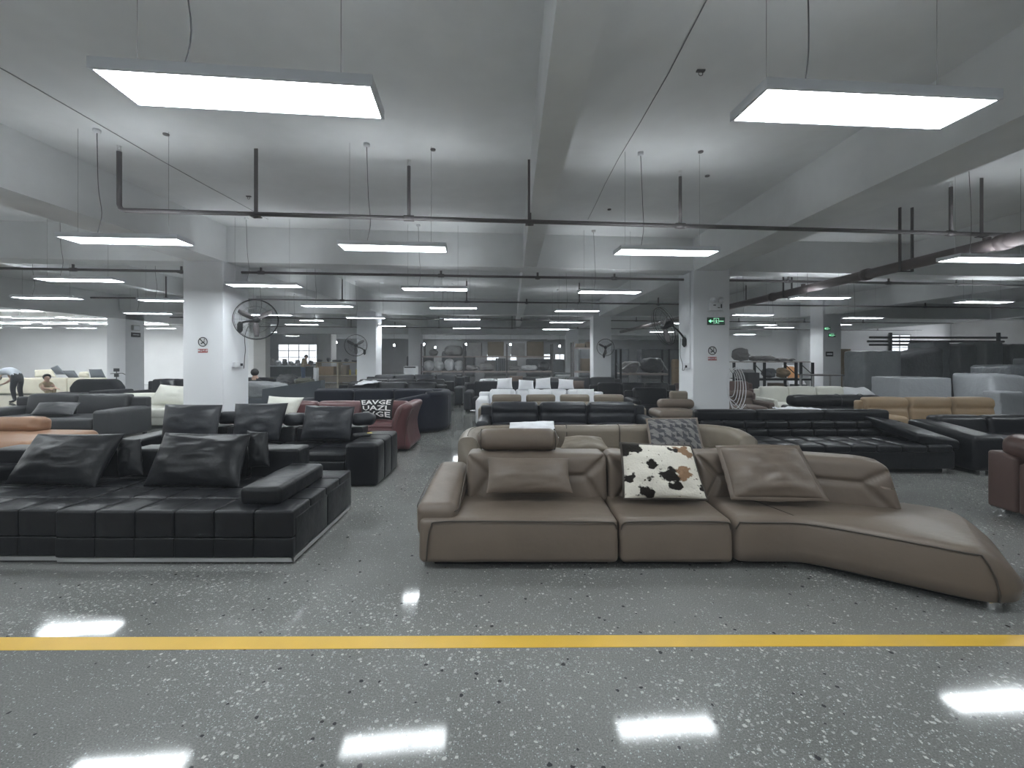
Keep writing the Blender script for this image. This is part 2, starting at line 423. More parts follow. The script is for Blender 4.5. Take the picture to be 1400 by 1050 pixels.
def seg_groove(segs, depth, width, face_y=-1):
    """deform that presses creases (given in x,z) into the front face of a cushion"""
    def dist(px, pz, s):
        (ax_, az), (bx, bz) = s; dx, dz = bx-ax_, bz-az; L = dx*dx+dz*dz
        t = max(0, min(1, ((px-ax_)*dx+(pz-az)*dz)/L)) if L else 0
        return math.hypot(px-ax_-t*dx, pz-az-t*dz)
    def fn(x, y, z):
        if y*face_y > 0:
            d = min(dist(x, z, s) for s in segs)
            y = y - face_y*depth*math.exp(-(d/width)**2)
        return (x, y, z)
    return fn

def sweep(name, path, section, m, parent=None, label=None, top=None):
    """a closed section [(offset, z)] carried along an XY path; top(t) scales the height"""
    P = [Vector((p[0], p[1], 0)) for p in path]; n = len(P); k = len(section); v = []; f = []
    zb = min(s[1] for s in section)
    for i, p in enumerate(P):
        d = (P[min(i+1, n-1)]-P[max(i-1, 0)]).normalized(); nrm = Vector((-d.y, d.x, 0))
        sc = top(i/(n-1)) if top else 1.0
        for (o, z) in section: v.append(p+nrm*o+Vector((0, 0, zb+(z-zb)*sc)))
    for i in range(n-1):
        for j in range(k):
            f.append((i*k+j, (i+1)*k+j, (i+1)*k+(j+1) % k, i*k+(j+1) % k))
    f.append(tuple(range(k))); f.append(tuple(reversed(range((n-1)*k, n*k))))
    return mk(name, v, f, m, parent, True, label=label)
def rr_section(w, z0, z1, r, k=4):
    """rounded rectangle section, counter-clockwise"""
    out = []
    for (cx, cz, a0) in ((w/2-r, z0+r, -90), (w/2-r, z1-r, 0), (-w/2+r, z1-r, 90), (-w/2+r, z0+r, 180)):
        for j in range(k+1):
            t = math.radians(a0+90*j/k); out.append((cx+r*math.cos(t), cz+r*math.sin(t)))
    return out
def loft(name, rings, m, parent=None, label=None):
    n = len(rings[0]); v = [p for R in rings for p in R]; f = []
    for i in range(len(rings)-1):
        for j in range(n):
            f.append((i*n+j, i*n+(j+1) % n, (i+1)*n+(j+1) % n, (i+1)*n+j))
    from mathutils.geometry import tessellate_polygon
    for (i, rev) in ((0, True), (len(rings)-1, False)):
        for q in tessellate_polygon([[Vector(a) for a in rings[i]]]):
            A, B, D = [Vector(rings[i][k]) for k in q]
            up = (B-A).cross(D-A).z > 0
            q = tuple(i*n+k for k in q)
            f.append(q if up != rev else tuple(reversed(q)))
    return mk(name, v, f, m, parent, True, label=label)
def lathe_vf(prof, seg=20):
    v = []; f = []
    for (r, z) in prof:
        for k in range(seg): v.append((r*math.cos(2*PI*k/seg), r*math.sin(2*PI*k/seg), z))
    for i in range(len(prof)-1):
        for k in range(seg): f.append((i*seg+k, i*seg+(k+1) % seg, (i+1)*seg+(k+1) % seg, (i+1)*seg+k))
    f.append(tuple(reversed(range(seg)))); f.append(tuple(range((len(prof)-1)*seg, len(prof)*seg)))
    return v, f

def pillow_surface(corners, thick, pinch=0.06):
    TL, TR, BR, BL = [Vector(p) for p in corners]
    nrm = ((TR-TL)+(BR-BL)).cross((TL-BL)+(TR-BR)).normalized()
    if nrm.y > 0: nrm = -nrm                      # front faces the viewer's side
    def fn(u, v, side):
        uu = u*(1-pinch*(1-v*v)); vv = v*(1-pinch*(1-u*u))
        s = (uu+1)/2; t = (vv+1)/2
        p = (BL*(1-s)+BR*s)*(1-t)+(TL*(1-s)+TR*s)*t
        h = thick/2*max(0, (1-u*u)*(1-v*v))**0.48
        return p+nrm*h*side, nrm
    return fn
def pillow(name, corners, thick, m, label=None, cat='cushion', group=None, parent=None, n=18, pinch=0.06, amp=0.012, seed=1, pattern=None, mats=None, back=None, flange=0.0):
    fn = pillow_surface(corners, thick, pinch); v = []; f = []; idx = []; uv = []
    g = [math.sin((-1+2*i/n)*PI/2) for i in range(n+1)]
    sc = (Vector(corners[1])-Vector(corners[0])).length
    for side in (1, -1):
        o = len(v)
        for j in range(n+1):
            for i in range(n+1):
                u, w = g[i], g[j]
                p, nr = fn(u, w, side)
                e = max(0, (1-u*u)*(1-w*w))**0.5
                # soft sag folds, stronger towards the seams
                q = Vector((u*2.2+seed*3.1, w*4.2+seed*1.3, side*2+seed))
                p = p+nr*amp*e*side*(noise.noise(q)*1.3+0.5*noise.noise(q*2.3))
                v.append(p); uv.append(((u+1)/2, (w+1)/2))
        for j in range(n):
            for i in range(n):
                a = o+j*(n+1)+i; q = (a, a+1, a+n+2, a+n+1)
                f.append(q if side > 0 else tuple(reversed(q)))
                if pattern: idx.append(pattern((g[i]+g[i+1])/2, (g[j]+g[j+1])/2) if side > 0 else 0)
                elif back is not None: idx.append(0 if side > 0 else 1)
    ms = mats or ([m, back] if back is not None else [m])
    if flange:
        o = len(v); ring = []
        TL, TR, BR, BL = [Vector(p) for p in corners]; cen = (TL+TR+BR+BL)/4
        for (A, B, fu) in ((BL, BR, lambda t: (t, -1)), (BR, TR, lambda t: (1, t)), (TR, TL, lambda t: (-t, 1)), (TL, BL, lambda t: (-1, -t))):
            for k in range(14): ring.append(fu(-1+2*k/14))
        nr = fn(0, 0, 1)[1]
        for (u, w) in ring: p, _ = fn(u*0.97, w*0.97, 1); v.append(fn(u*0.97, w*0.97, 0)[0]+nr*0.006); uv.append((0, 0))
        for i, (u, w) in enumerate(ring):
            p = fn(u, w, 0)[0]; d = (p-cen).normalized(); wob = noise.noise(Vector((i*0.8, seed, 0)))*0.006
            v.append(p+d*(flange+wob)+nr*0.003); uv.append((0, 0))
        for i, (u, w) in enumerate(ring):
            p = fn(u, w, 0)[0]; d = (p-cen).normalized(); wob = noise.noise(Vector((i*0.8, seed, 0)))*0.006
            v.append(p+d*(flange+wob)-nr*0.003); uv.append((0, 0))
        for (u, w) in ring: v.append(fn(u*0.97, w*0.97, 0)[0]-nr*0.006); uv.append((0, 0))
        K = len(ring)
        for L in range(3):
            for i in range(K):
                f.append((o+L*K+i, o+(L+1)*K+i, o+(L+1)*K+(i+1) % K, o+L*K+(i+1) % K))
                if idx: idx.append(len(ms)-1)
    ob = mk(name, v, f, m, parent, True, mats=ms, idx=idx or None, uvs=uv)
    if parent is None: tag(ob, label, cat, group)
    return ob

def text_vf(s, size, res=2):
    cu = bpy.data.curves.new('t', 'FONT'); cu.body = s; cu.size = size; cu.resolution_u = res; cu.offset = 0.02*size; cu.align_x = 'CENTER'; cu.align_y = 'CENTER'
    o = bpy.data.objects.new('t', cu); C.objects.link(o)
    dg = bpy.context.evaluated_depsgraph_get(); me = bpy.data.meshes.new_from_object(o.evaluated_get(dg))
    v = [tuple(p.co) for p in me.vertices]; f = [tuple(p.vertices) for p in me.polygons]
    bpy.data.objects.remove(o); bpy.data.curves.remove(cu); bpy.data.meshes.remove(me)
    return v, f
# ------------------------------------------------------------------ the building
SK = 0.09                      # the lamp rows and cross beams run slightly askew to the view
HS = 4.05                      # slab height
BZ = 3.38                      # underside of the beams
def struct_box(name, *a, m=None): return struct(box(name, *a, m))
XL, XR, YF, YB = -31.0, 30.0, -4.0, 47.0
struct(box('floor', XL, XR, YF, YB, -0.25, 0.0, M_FLOOR))
struct(box('ceiling', XL, XR, YF, YB, HS, HS+0.2, M_CEIL))
struct(box('wall_left', XL-0.2, XL, YF-0.2, YB+0.2, -0.25, HS+0.2, M_WALLW))
struct(box('wall_right', XR, XR+0.2, YF-0.2, YB+0.2, -0.25, HS+0.2, M_WALLG))
struct(box('wall_back', XL, XR, YB, YB+0.2, -0.25, HS+0.2, M_WALLD))
struct(box('wall_front', XL, XR, YF-0.2, YF, -0.25, HS+0.2, M_WALLW))
struct(box('wall_showroom', XL, -15.25, 26.0, 26.25, 0, HS, M_WALLW))
struct(box('wall_storage', 13.4, XR, 30.0, 30.2, 0, HS, M_WALLW))
struct(box('wall_bulkhead', -15.65, -15.5, YF, 26.0, 3.12, HS, M_WALLW))
struct(box('ceiling_showroom', XL, -15.65, YF, 26.0, 3.45, 3.55, M_WALLW))
struct(box('trim_1', -15.25, -14.55, 25.9, 26.4, 0, HS, M_WALLG))

def beam_x(Y0, w, z0, x0=XL, x1=XR):
    v = []
    for z in (z0, HS):
        for (x, dy) in ((x0, 0), (x1, 0), (x1, w), (x0, w)): v.append((x, Y0+SK*x+dy, z))
    f = box_vf(0, 1, 0, 1, 0, 1)[1]
    return struct(mk('ceiling_beam', v, f, M_CEIL, None, False))
for Y0 in (-1.6, 8.72, 18.6): beam_x(Y0, 0.5, BZ, -15.4)
beam_x(28.4, 0.5, 3.05, -14.5, 29.5)
beam_x(37.0, 0.5, 3.1, -14.5, 29.5)
for (x0, x1, z0) in ((-5.98, -5.36, BZ), (3.76, 4.38, BZ), (12.97, 13.57, BZ), (22.5, 23.1, BZ)):
    struct(box('ceiling_beam', x0, x1, YF, YB, z0, HS, M_CEIL))
struct(box('ceiling_beam', 0.225, 0.49, YF, 28.4, BZ+0.01, HS, M_CEIL))
struct(box('ceiling_beam', -10.6, -10.3, YF, 28.0, BZ+0.15, HS, M_CEIL))
struct(box('ceiling_beam', 8.6, 8.9, YF, 28.0, BZ+0.15, HS, M_CEIL))

COLS = {'A1': (-6.12, -5.37, 8.16, 8.95), 'A2': (3.73, 4.49, 9.05, 9.82), 'B0': (-16.25, -15.5, 17.6, 18.5), 'B1': (-6.12, -5.37, 17.3, 18.1),
        'B2': (3.50, 4.27, 18.9, 19.7), 'B3': (12.9, 13.65, 18.2, 19.0), 'C1': (-6.5, -5.75, 27.5, 28.3), 'C2': (3.55, 4.3, 28.4, 29.2), 'W1': (-14.7, -13.6, 33, 34.0)}
for kx, (x0, x1, y0, y1) in COLS.items():
    # chamfer-soft plastered column with a slightly raised corner bead
    o = cushion('column', ((x0+x1)/2, (y0+y1)/2, HS/2), (x1-x0, y1-y0, HS+0.02), 0.018, M_COL if kx != 'W1' else M_WALLG, None, n=(1, 1, 8), k=2)
    o['kind'] = 'structure'

# thin conduits and cracks filled along the slab
for k, x in enumerate((1.33, -4.35, -8.2)):
    o = mk('ceiling_conduit', *tube_vf([(x+0.02*math.sin(q*1.3), -1+q*0.8, HS-0.005) for q in range(12)], 0.005, 6), mat('conduit_paint', (0.30, 0.305, 0.31), 0.7))
    tag(o, ['thin grey conduit along the slab between two hanging lamps right of the narrow beam', 'thin grey conduit along the slab over the black low sofas', 'thin grey conduit along the slab beside the showroom bulkhead'][k], 'conduit')

# ------------------------------------------------------------------ yellow floor line
n = 40; v = []; f = []
for i in range(n+1):
    x = -9+18*i/n
    yc = 2.463+0.0035*x+0.006*math.sin(x*0.8+0.5); w = 0.052-0.0012*x
    for (dy, z) in ((-w, 0.0), (-w, 0.002), (w, 0.002), (w, 0.0)): v.append((x, yc+dy, z))
for i in range(n):
    for j in range(3): a = i*4+j; f.append((a, a+4, a+5, a+1))
o = mk('floor_line', v, f, M_YELLOW, None, False); tag(o, 'long yellow painted line across the polished terrazzo floor', 'floor line')

# ------------------------------------------------------------------ panel lamps
LZ = 2.85
def make_lamp():
    t = thing('panel_lamp', 'slim white rectangular panel lamp hung on wires below the slab', 'lamp', group='hanging panel lamps')
    a = Acc(); w, d, h = 0.6, 0.15, 0.05
    a.box(-w, w, -d, -d+0.014, 0, h).box(-w, w, d-0.014, d, 0, h).box(-w, -w+0.014, -d+0.014, d-0.014, 0, h).box(w-0.014, w, -d+0.014, d-0.014, 0, h)
    a.build('frame', M_FRAME, t)
    mk('diffuser', *box_vf(-w+0.014, w-0.014, -d+0.014, d-0.014, 0.004, 0.02), M_LAMP, t, False)
    mk('top_fill_glow', *box_vf(-w+0.03, w-0.03, -d+0.03, d-0.03, 0.03, 0.046), M_TOPFILL, t, False)  # glowing sheet added on the panel's back as ceiling fill
    tube('power_cord', smooth_path([(-0.30, 0, 0.04), (-0.30, 0.0, 0.10), (-0.27, 0.01, 0.3), (-0.29, -0.01, 0.6), (-0.31, 0, HS-LZ-0.03)], 4), 0.0035, M_WIRE, t, 6)
    for sx in (-0.5, 0.42): tube('suspension_wire', [(sx, 0, 0.04), (sx, 0, HS-LZ)], 0.0016, M_WIRE, t, 4)
    mk('ceiling_rose', [(p[0]-0.31, p[1], p[2]) for p in lathe_vf([(0.02, HS-LZ-0.04), (0.035, HS-LZ-0.03), (0.035, HS-LZ)], 10)[0]], lathe_vf([(0, 0), (0, 0), (0, 0)], 10)[1], M_WPLAST, t)
    return t
lamp0 = make_lamp(); lamp_used = [False]
def lamp(X, Y, rz, z=LZ):
    o = copy_tree(lamp0) if lamp_used[0] else lamp0
    lamp_used[0] = True
    o.location = (X, Y, z); o.rotation_euler = (0, 0, math.radians(rz)); return o
def lab(o, s): o['label'] = s; return o
lab(lamp(-1.255, 2.105, 6.0), 'panel lamp hung before the elbow-ended sprinkler pipe, towards the low tufted sofa')
lab(lamp(1.77, 2.23, 4.2), 'panel lamp hung before the elbow-ended sprinkler pipe, towards the taupe chaise')
lab(lamp(-4.16, 4.75, 4.5), 'panel lamp hung under the upright elbow of the sprinkler pipe')
lab(lamp(-1.36, 5.07, 5.5), 'panel lamp hung under the elbow-ended sprinkler pipe, between the elbow and the narrow beam')
lab(lamp(1.85, 5.28, 4.2), 'panel lamp hung under the elbow-ended sprinkler pipe, narrow beam to main pipe')
lab(lamp(6.2, 5.68, 4), 'panel lamp hung just under the thick main pipe near the flat hanger')
FAR = {110: 'panel lamp hung before the column with the large fan, nearer the showroom bulkhead', 362: 'panel lamp hung right above the large wall fan', 595: 'panel lamp hung above the burgundy sofa end, just before the narrow beam',
       833: 'panel lamp hung just past the narrow beam, before the column with the exit sign', 1130: 'panel lamp hung under the thick main pipe past the exit sign column', 1345: 'panel lamp hung above the wrapped furniture',
       66: 'panel lamp hung above the dark grey sofa by the bulkhead', 203: 'panel lamp hung between the showroom column and the large fan column', 232: 'panel lamp half hidden by the column with the large fan', 1180: 'panel lamp hung past the dim far column with two exit signs', 1085: 'panel lamp hung beside the dim far column with two exit signs',
       1022: 'panel lamp that starts right behind the exit sign column'}
for (px, py, rz) in ((110, 383.5, 5), (362, 391, 5), (595, 396, 4), (833, 400, 5), (1130, 408, 4), (1345, 413.5, 4),
                     (66, 408, 6), (232, 411.5, 5), (448, 419, 4), (620, 421.5, 4), (789, 425.5, 5), (1022, 431, 4), (1180, 435, 3),
                     (203, 429, 4), (370, 431, 3), (500, 435, 5), (632, 437, 5), (774, 441, 3), (1085, 448, 4),
                     (413, 444, 3), (534, 446, 5), (638, 449, 2), (760, 450.5, 3), (905, 454, 3), (1018, 457.5, 3)):
    Y = 600*(LZ-CAMH)/(HY-py); lab(lamp((px-CX)*Y/F+{1130: -0.14, 1022: 0.16, 1085: -0.6}.get(px, 0), Y, rz), FAR.get(px, 'panel lamp hung in the rows between the two signed columns and the storage racks'))
for (X, Y) in ((-7.3, 1.5), (-4.3, 1.85), (5.7, 2.55), (9.0, 2.8), (-7.3, 4.45), (9.6, 6.0), (-10.2, 4.2), (-10.3, 7.0), (-4.3, -1.2), (-1.3, -0.95), (1.8, -0.7), (5.9, -0.4), (-7.3, -1.5)):  # lamp rows continued out of view, added for their light
    lab(lamp(X, Y, 5), 'added panel lamp out of view, over the open floor before the sofas or outside their rows')
# showroom beyond the bulkhead: rows of slim lamps close under its white ceiling
shl = None
def make_strip():
    t = thing('strip_lamp', 'slim white lamp under the bright showroom ceiling', 'lamp', group='showroom ceiling lamps')
    a = Acc(); w, d = 0.75, 0.07
    a.box(-w, w, -d, -d+0.012, 0, 0.06).box(-w, w, d-0.012, d, 0, 0.06).box(-w, -w+0.012, -d, d, 0, 0.06).box(w-0.012, w, -d, d, 0, 0.06)
    a.build('frame', M_WPLAST, t)
    mk('diffuser', *box_vf(-w+0.012, w-0.012, -d+0.012, d-0.012, 0.004, 0.03), M_STRIP, t, False)
    for sx in (-0.5, 0.5): tube('suspension_wire', [(sx, 0, 0.05), (sx, 0, 0.3)], 0.004, M_WIRE, t, 4)
    return t
for i, X in enumerate((-17.2, -19.2, -21.2, -23.2, -25.4, -27.8)):
    for Y in (5, 8.2, 11.4, 14.6, 17.8, 21.0, 24.2):
        o = make_strip() if shl is None else copy_tree(shl)
        if shl is None: shl = o
        o.location = (X, Y+SK*(X+17), 3.15); o.rotation_euler = (0, 0, math.radians(4))

# ------------------------------------------------------------------ sprinkler pipes
PZ = 3.28
def line_at(px, Ya): Y = Ya/(1-SK*(px-CX)/F); return (px-CX)*Y/F, Y
def pipe_run(Ya, x0, x1, r, risers, hangers, label, endl=False, endr=False):
    t = thing('sprinkler_pipe', label, 'pipe', ((x0+x1)/2, Ya+SK*(x0+x1)/2, PZ), world=True)
    P = lambda x, z=PZ: (x, Ya+SK*x, z)
    pts = [P(x0), P(x1)]
    if endl: pts = [P(x0, HS-0.10), P(x0, PZ+0.06), P(x0+0.018, PZ+0.018), P(x0+0.06)]+[P(x1)]
    tube('pipe', pts, r, M_PIPE, t, 10)
    for x in risers:
        ri = tube('riser', [P(x), P(x, HS-0.14)], r*0.85, M_PIPE, t, 8)
        tube('tee', [P(x-0.06), P(x+0.06)], r*1.45, M_PIPE, ri, 8)
        sprinkler(ri, P(x, HS-0.14))
    if endl: sprinkler(t, P(x0, HS-0.11))
    for x in hangers:
        y = Ya+SK*x
        a = Acc(); a.box(x-0.022, x+0.022, y-0.004, y+0.004, PZ-0.05, HS); a.box(x-0.05, x+0.05, y-r-0.02, y+r+0.02, PZ-r-0.012, PZ-r)
        a.build('hanger', M_PIPE, t)
    return t
def sprinkler(t, p):
    x, y, z = p; a = Acc()
    a.tube([(x, y, z), (x, y, z+0.03)], 0.022, 8)
    a.tube([(x-0.018, y, z+0.03), (x-0.014, y, z+0.07)], 0.004, 5); a.tube([(x+0.018, y, z+0.03), (x+0.014, y, z+0.07)], 0.004, 5)
    a.tube([(x, y, z+0.068), (x, y, z+0.073)], 0.026, 10)
    a.build('sprinkler_head', M_STEEL, t)
X = lambda px, Ya: line_at(px, Ya)[0]
pipe_run(5.43, X(163, 5.43), 7.6, 0.026, [X(p, 5.43) for p in (559, 930, 1300)], [X(p, 5.43) for p in (350, 724, 1342)], 'dark sprinkler pipe that ends in an upright elbow, crossing over the leather sofas', endl=True)
pipe_run(9.2, -15.2, 18, 0.026, [X(p, 9.2) for p in (100, 357, 603, 840, 1078, 1215)], [X(p, 9.2) for p in (248, 735, 1308)], 'dark sprinkler pipe running just behind the two columns that carry no smoking signs')
pipe_run(13.5, X(124, 13.5), 20, 0.024, [X(p, 13.5) for p in (227, 468, 638, 792, 1020, 1265)], [X(p, 13.5) for p in (720, 900)], 'dark sprinkler pipe over the white fabric sofa')
pipe_run(19.9, -14.5, 22, 0.022, [X(p, 19.9) for p in (430, 520, 640, 870, 1010, 1100, 1180)], [X(p, 19.9) for p in (713, 930)], 'dark sprinkler pipe above the storage racks')
pipe_run(25.5, -14.2, 26, 0.022, [X(p, 25.5) for p in (480, 600, 790, 960, 1060, 1200)], [X(p, 25.5) for p in (540, 700)], 'dark sprinkler pipe nearest the workshop')
t = thing('main_pipe', 'thick dusty red-brown main pipe running back past the right-hand sofas', 'pipe', (6.5, 9, 3.1), world=True)
MP = [(6.38, 2.4, 3.10), (6.42, 6.0, 3.10), (6.5, 10, 3.10), (6.62, 16, 3.12), (6.7, 27, 3.14)]
tube('pipe', MP, 0.085, M_PIPEB, t, 14)
for (x, y) in ((6.42, 5.72), (6.46, 8.0), (6.52, 11.0), (6.6, 15)): tube('coupling', [(x, y-0.06, 3.10), (x, y+0.06, 3.10)], 0.105, M_PIPEB, t, 14)
for (x, y) in ((6.44, 5.95), (6.47, 9.75)): tube('branch', [(x, y, 3.1), (x, y, PZ-0.062)], 0.045, M_PIPEB, t, 10)
for y in (4.2, 7.2, 10.4, 13.6, 17): 
    a = Acc(); x = 6.4+0.02*(y-4)
    a.box(x-0.11, x-0.09, y-0.02, y+0.02, 3.0, HS).box(x+0.09, x+0.11, y-0.02, y+0.02, 3.0, HS).box(x-0.11, x+0.11, y-0.02, y+0.02, 2.995, 3.012); a.build('hanger', M_PIPE, t)

# ------------------------------------------------------------------ small fixtures on the slab
def ceil_pt(px, py): Y = F*(HS-CAMH)/(HY-py); return ((px-CX)*Y/F, Y)
for (px, py, lab) in ((958, 96, 'small metal hook plate on the slab between the two largest lamps'), (340, 268, 'small metal hook plate on the slab beside the flat pipe hanger')):
    x, y = ceil_pt(px, py); t = thing('ceiling_hook', lab, 'hook', (x, y, HS-0.03))
    mk('plate', *box_vf(-0.035, 0.035, -0.015, 0.015, 0.018, 0.03), M_PIPE, t, False)
    tube('ring', [(0.018*math.cos(a), 0, 0.0+0.018*math.sin(a)) for a in [2*PI*k/12 for k in range(12)]], 0.003, M_PIPE, t, 5, True)
for (px, py, lab) in ((227, 183, 'round grey sensor on the slab near the upright pipe elbow'), (592, 204, 'round dark sensor on the slab by a sprinkler riser'),
                      (958, 207, 'flat dark sensor on the slab, nearer the hook plate of two'), (967, 240, 'flat dark sensor on the slab beside a sprinkler riser'), (833, 286, 'small dark sensor on the slab before the cross beam')):
    x, y = ceil_pt(px, py); v, f = lathe_vf([(0.012, 0), (0.03, 0.006), (0.032, 0.02)], 12)
    tag(mk('ceiling_sensor', [(p[0]+x, p[1]+y, p[2]+HS-0.02) for p in v], f, M_PIPE), lab, 'sensor')

# ------------------------------------------------------------------ column fixtures
def wall_fan(c, R, yaw, pitch, label, mount):
    """c = hub centre, yaw/pitch = where the fan looks, mount = point on the column"""
    c = Vector(c); t = thing('wall_fan', label, 'fan', c, world=True)
    Rm = Matrix.Rotation(yaw, 3, 'Z') @ Matrix.Rotation(pitch, 3, 'X')      # local -Y is the front
    def T(p): return c+Rm @ Vector(p)
    g = Acc(); K = 32
    for (rr, yy) in ((R, 0), (R*0.97, -0.05), (R*0.97, 0.05)):
        g.add(*tube_vf([T((rr*math.cos(2*PI*k/K), yy, rr*math.sin(2*PI*k/K))) for k in range(K)], 0.007 if rr == R else 0.0035, 5, True))
    for (rr, yy) in ((R*0.66, -0.085), (R*0.36, -0.1), (R*0.66, 0.085)):
        g.add(*tube_vf([T((rr*math.cos(2*PI*k/K), yy, rr*math.sin(2*PI*k/K))) for k in range(K)], 0.0014, 4, True))
    for k in range(20):
        a = 2*PI*k/20; cs, sn = math.cos(a), math.sin(a)
        for s in (-1, 1):
            g.add(*tube_vf([T((R*cs, 0, R*sn)), T((R*0.94*cs, s*0.055, R*0.94*sn)), T((R*0.66*cs, s*0.088, R*0.66*sn)), T((0.05*cs, s*0.105, 0.05*sn))], 0.0011, 3))
    g.build('guard', M_BLKM, t, True)
    for k in range(3):
        a0 = 2*PI*k/3+0.55; v = []; f = []
        for i in range(7):
            q = i/6; rr = 0.05+q*(R*0.86-0.05); wd = R*(0.12+0.20*math.sin(PI*min(1, q*0.75+0.12)))
            for (j, s) in ((0, -1), (1, 0), (2, 1)):
                aa = a0+s*wd*0.5/max(rr, 0.08)*0.8
                v.append(T((rr*math.cos(aa), s*0.035-0.01, rr*math.sin(aa))))
        for i in range(6):
            for j in range(2): f.append((i*3+j, i*3+j+1, i*3+j+4, i*3+j+3))
        ob = mk('blade', v, f, M_PIPE, t)
        md = ob.modifiers.new('thickness', 'SOLIDIFY'); md.thickness = 0.006
    v, f = tube_vf([T((0, -0.07, 0)), T((0, -0.05, 0)), T((0, 0.06, 0)), T((0, 0.2, 0)), T((0, 0.22, 0))], [0.03, 0.055, 0.075, 0.07, 0.03], 12); mk('motor', v, f, M_BLKP, t)
    m0 = T((0, 0.17, -0.04)); mt = Vector(mount)
    tube('arm', smooth_path([m0, m0.lerp(mt, 0.5)+Vector((0, 0, 0.03)), mt.lerp(m0, 0.12)+Vector((0, 0, 0.02)), mt+Vector((0, 0, -0.05))], 6), 0.02, M_BLKP, t, 8)
    v, f = tube_vf([mt+Vector((0, 0, 0.05)), mt+Vector((0, 0, -0.0)), mt+Vector((0, 0, -0.12)), mt+Vector((0, 0, -0.17))], [0.02, 0.05, 0.05, 0.015], 8); mk('wall_bracket', v, f, M_BLKP, t)
    return t
wall_fan((-4.93, 8.45, 2.32), 0.385, math.radians(22), 0.1, 'large black wall fan on the bright side of the column behind black pillows', (-5.33, 8.6, 2.24))
wall_fan((-6.05, 17.0, 2.05), 0.42, math.radians(14), -0.05, 'black wall fan on the column behind the row of black sofas', (-5.8, 17.26, 1.85))
wall_fan((3.93, 18.45, 2.0), 0.36, math.radians(-12), 0.12, 'black wall fan on the column behind the white fabric sofa', (3.95, 18.86, 1.72))
wall_fan((3.22, 9.3, 2.25), 0.42, math.radians(-84), 0.35, 'black wall fan seen edge-on beside the column with the exit sign', (3.69, 9.4, 1.98))

def no_smoking(x, y, z, label):
    t = thing('no_smoking_sign', label, 'sign', (x, y, z), world=True)
    w = 0.165
    K = 28; yy = y-0.004
    v = [(x, y-0.003, z+0.2)]+[(x+0.082*math.cos(2*PI*k/K), y-0.003, z+0.2+0.082*math.sin(2*PI*k/K)) for k in range(K)]
    mk('sign_disc', v, [(0, 1+(k+1) % K, 1+k) for k in range(K)], M_SIGNW, t, False)
    tube('sign_ring', [(x+0.082*math.cos(2*PI*k/K), yy, z+0.2+0.082*math.sin(2*PI*k/K)) for k in range(K)], 0.008, M_SIGNK, t, 4, True)
    a = Acc(); a.bar((x-0.055, yy-0.004, z+0.255), (x+0.055, yy-0.004, z+0.145), 0.006, 0.016); a.build('slash', M_SIGNK, t)
    a = Acc(); a.bar((x-0.035, yy, z+0.165), (x+0.03, yy, z+0.205), 0.005, 0.02)
    a.tube(smooth_path([(x+0.03, yy, z+0.215), (x+0.02, yy, z+0.23), (x+0.035, yy, z+0.245), (x+0.02, yy, z+0.262)], 4), 0.005, 4); a.build('cigarette_symbol', M_SIGNK, t)
    box('caption_plate', x-0.09, x+0.09, y-0.004, y-0.001, z, z+0.07, M_RED, t)
    v, f = text_vf('禁止吸烟', 0.046); mk('caption', [(p[0]+x, y-0.0055, p[1]+z+0.035) for p in v], f, M_SIGNW, t, False)
    return t
no_smoking(-5.745, 8.158, 1.68, 'no smoking sign with red caption on the column by the large fan')
no_smoking(4.13, 9.048, 1.53, 'no smoking sign with red caption below the green exit sign')

# exit sign and emergency light on the right-hand column
def exit_sign(p, label, w=0.36, h=0.155, arrow=-1):
    x, y, z = p; t = thing('exit_sign', label, 'sign', (x, y, z), world=True)
    box('housing', x-w/2, x+w/2, y-0.025, y, z, z+h, M_BLKP, t, 0.004)
    box('face', x-w/2+0.008, x+w/2-0.008, y-0.027, y-0.024, z+0.008, z+h-0.008, M_EXITBG, t)
    yy = y-0.029; cz = z+h/2; s = arrow
    a = Acc()
    a.box(x+0.05, x+w/2-0.03, yy, yy+0.001, cz-0.01, cz+0.006).box(x-w/2+0.05, x-0.06, yy, yy+0.001, cz-0.008, cz+0.008)
    hx = x+s*(w/2-0.02); a.add([(hx, yy, cz), (hx-s*0.05, yy, cz+0.035), (hx-s*0.05, yy, cz-0.035)], [(0, 1, 2), (2, 1, 0)])
    a.build('arrow', M_EXITFG, t)
    a = Acc(); d = 0.045
    a.box(x-d-0.008, x-d, yy, yy+0.001, z+0.022, z+h-0.02).box(x+d, x+d+0.008, yy, yy+0.001, z+0.022, z+h-0.02).box(x-d-0.008, x+d+0.008, yy, yy+0.001, z+h-0.026, z+h-0.018)
    a.build('door_symbol', M_EXITFG, t)
    a = Acc(); a.bar((x-0.004, yy, cz+0.01), (x+0.006, yy, cz-0.022), 0.002, 0.016); a.bar((x+0.006, yy, cz-0.02), (x+0.026, yy, cz-0.05), 0.002, 0.01); a.bar((x+0.004, yy, cz-0.02), (x-0.022, yy, cz-0.048), 0.002, 0.01)
    a.bar((x-0.004, yy, cz+0.008), (x-0.03, yy, cz-0.006), 0.002, 0.008); a.bar((x+0.0, yy, cz+0.008), (x+0.028, yy, cz+0.002), 0.002, 0.008); a.box(x-0.012, x+0.004, yy, yy+0.001, cz+0.02, cz+0.036)
    a.build('running_figure', M_EXITFG, t)
    return t
exit_sign((4.2, 9.048, 2.26), 'green exit sign with a left arrow below the twin emergency lamps')
t = thing('emergency_light', 'white emergency light with two round lamps above the exit sign', 'emergency light', (4.2, 9.048, 2.55), world=True)
x, y, z = 4.2, 9.048, 2.55
box('body', x-0.13, x+0.12, y-0.07, y, z, z+0.16, M_WPLAST, t, 0.012)
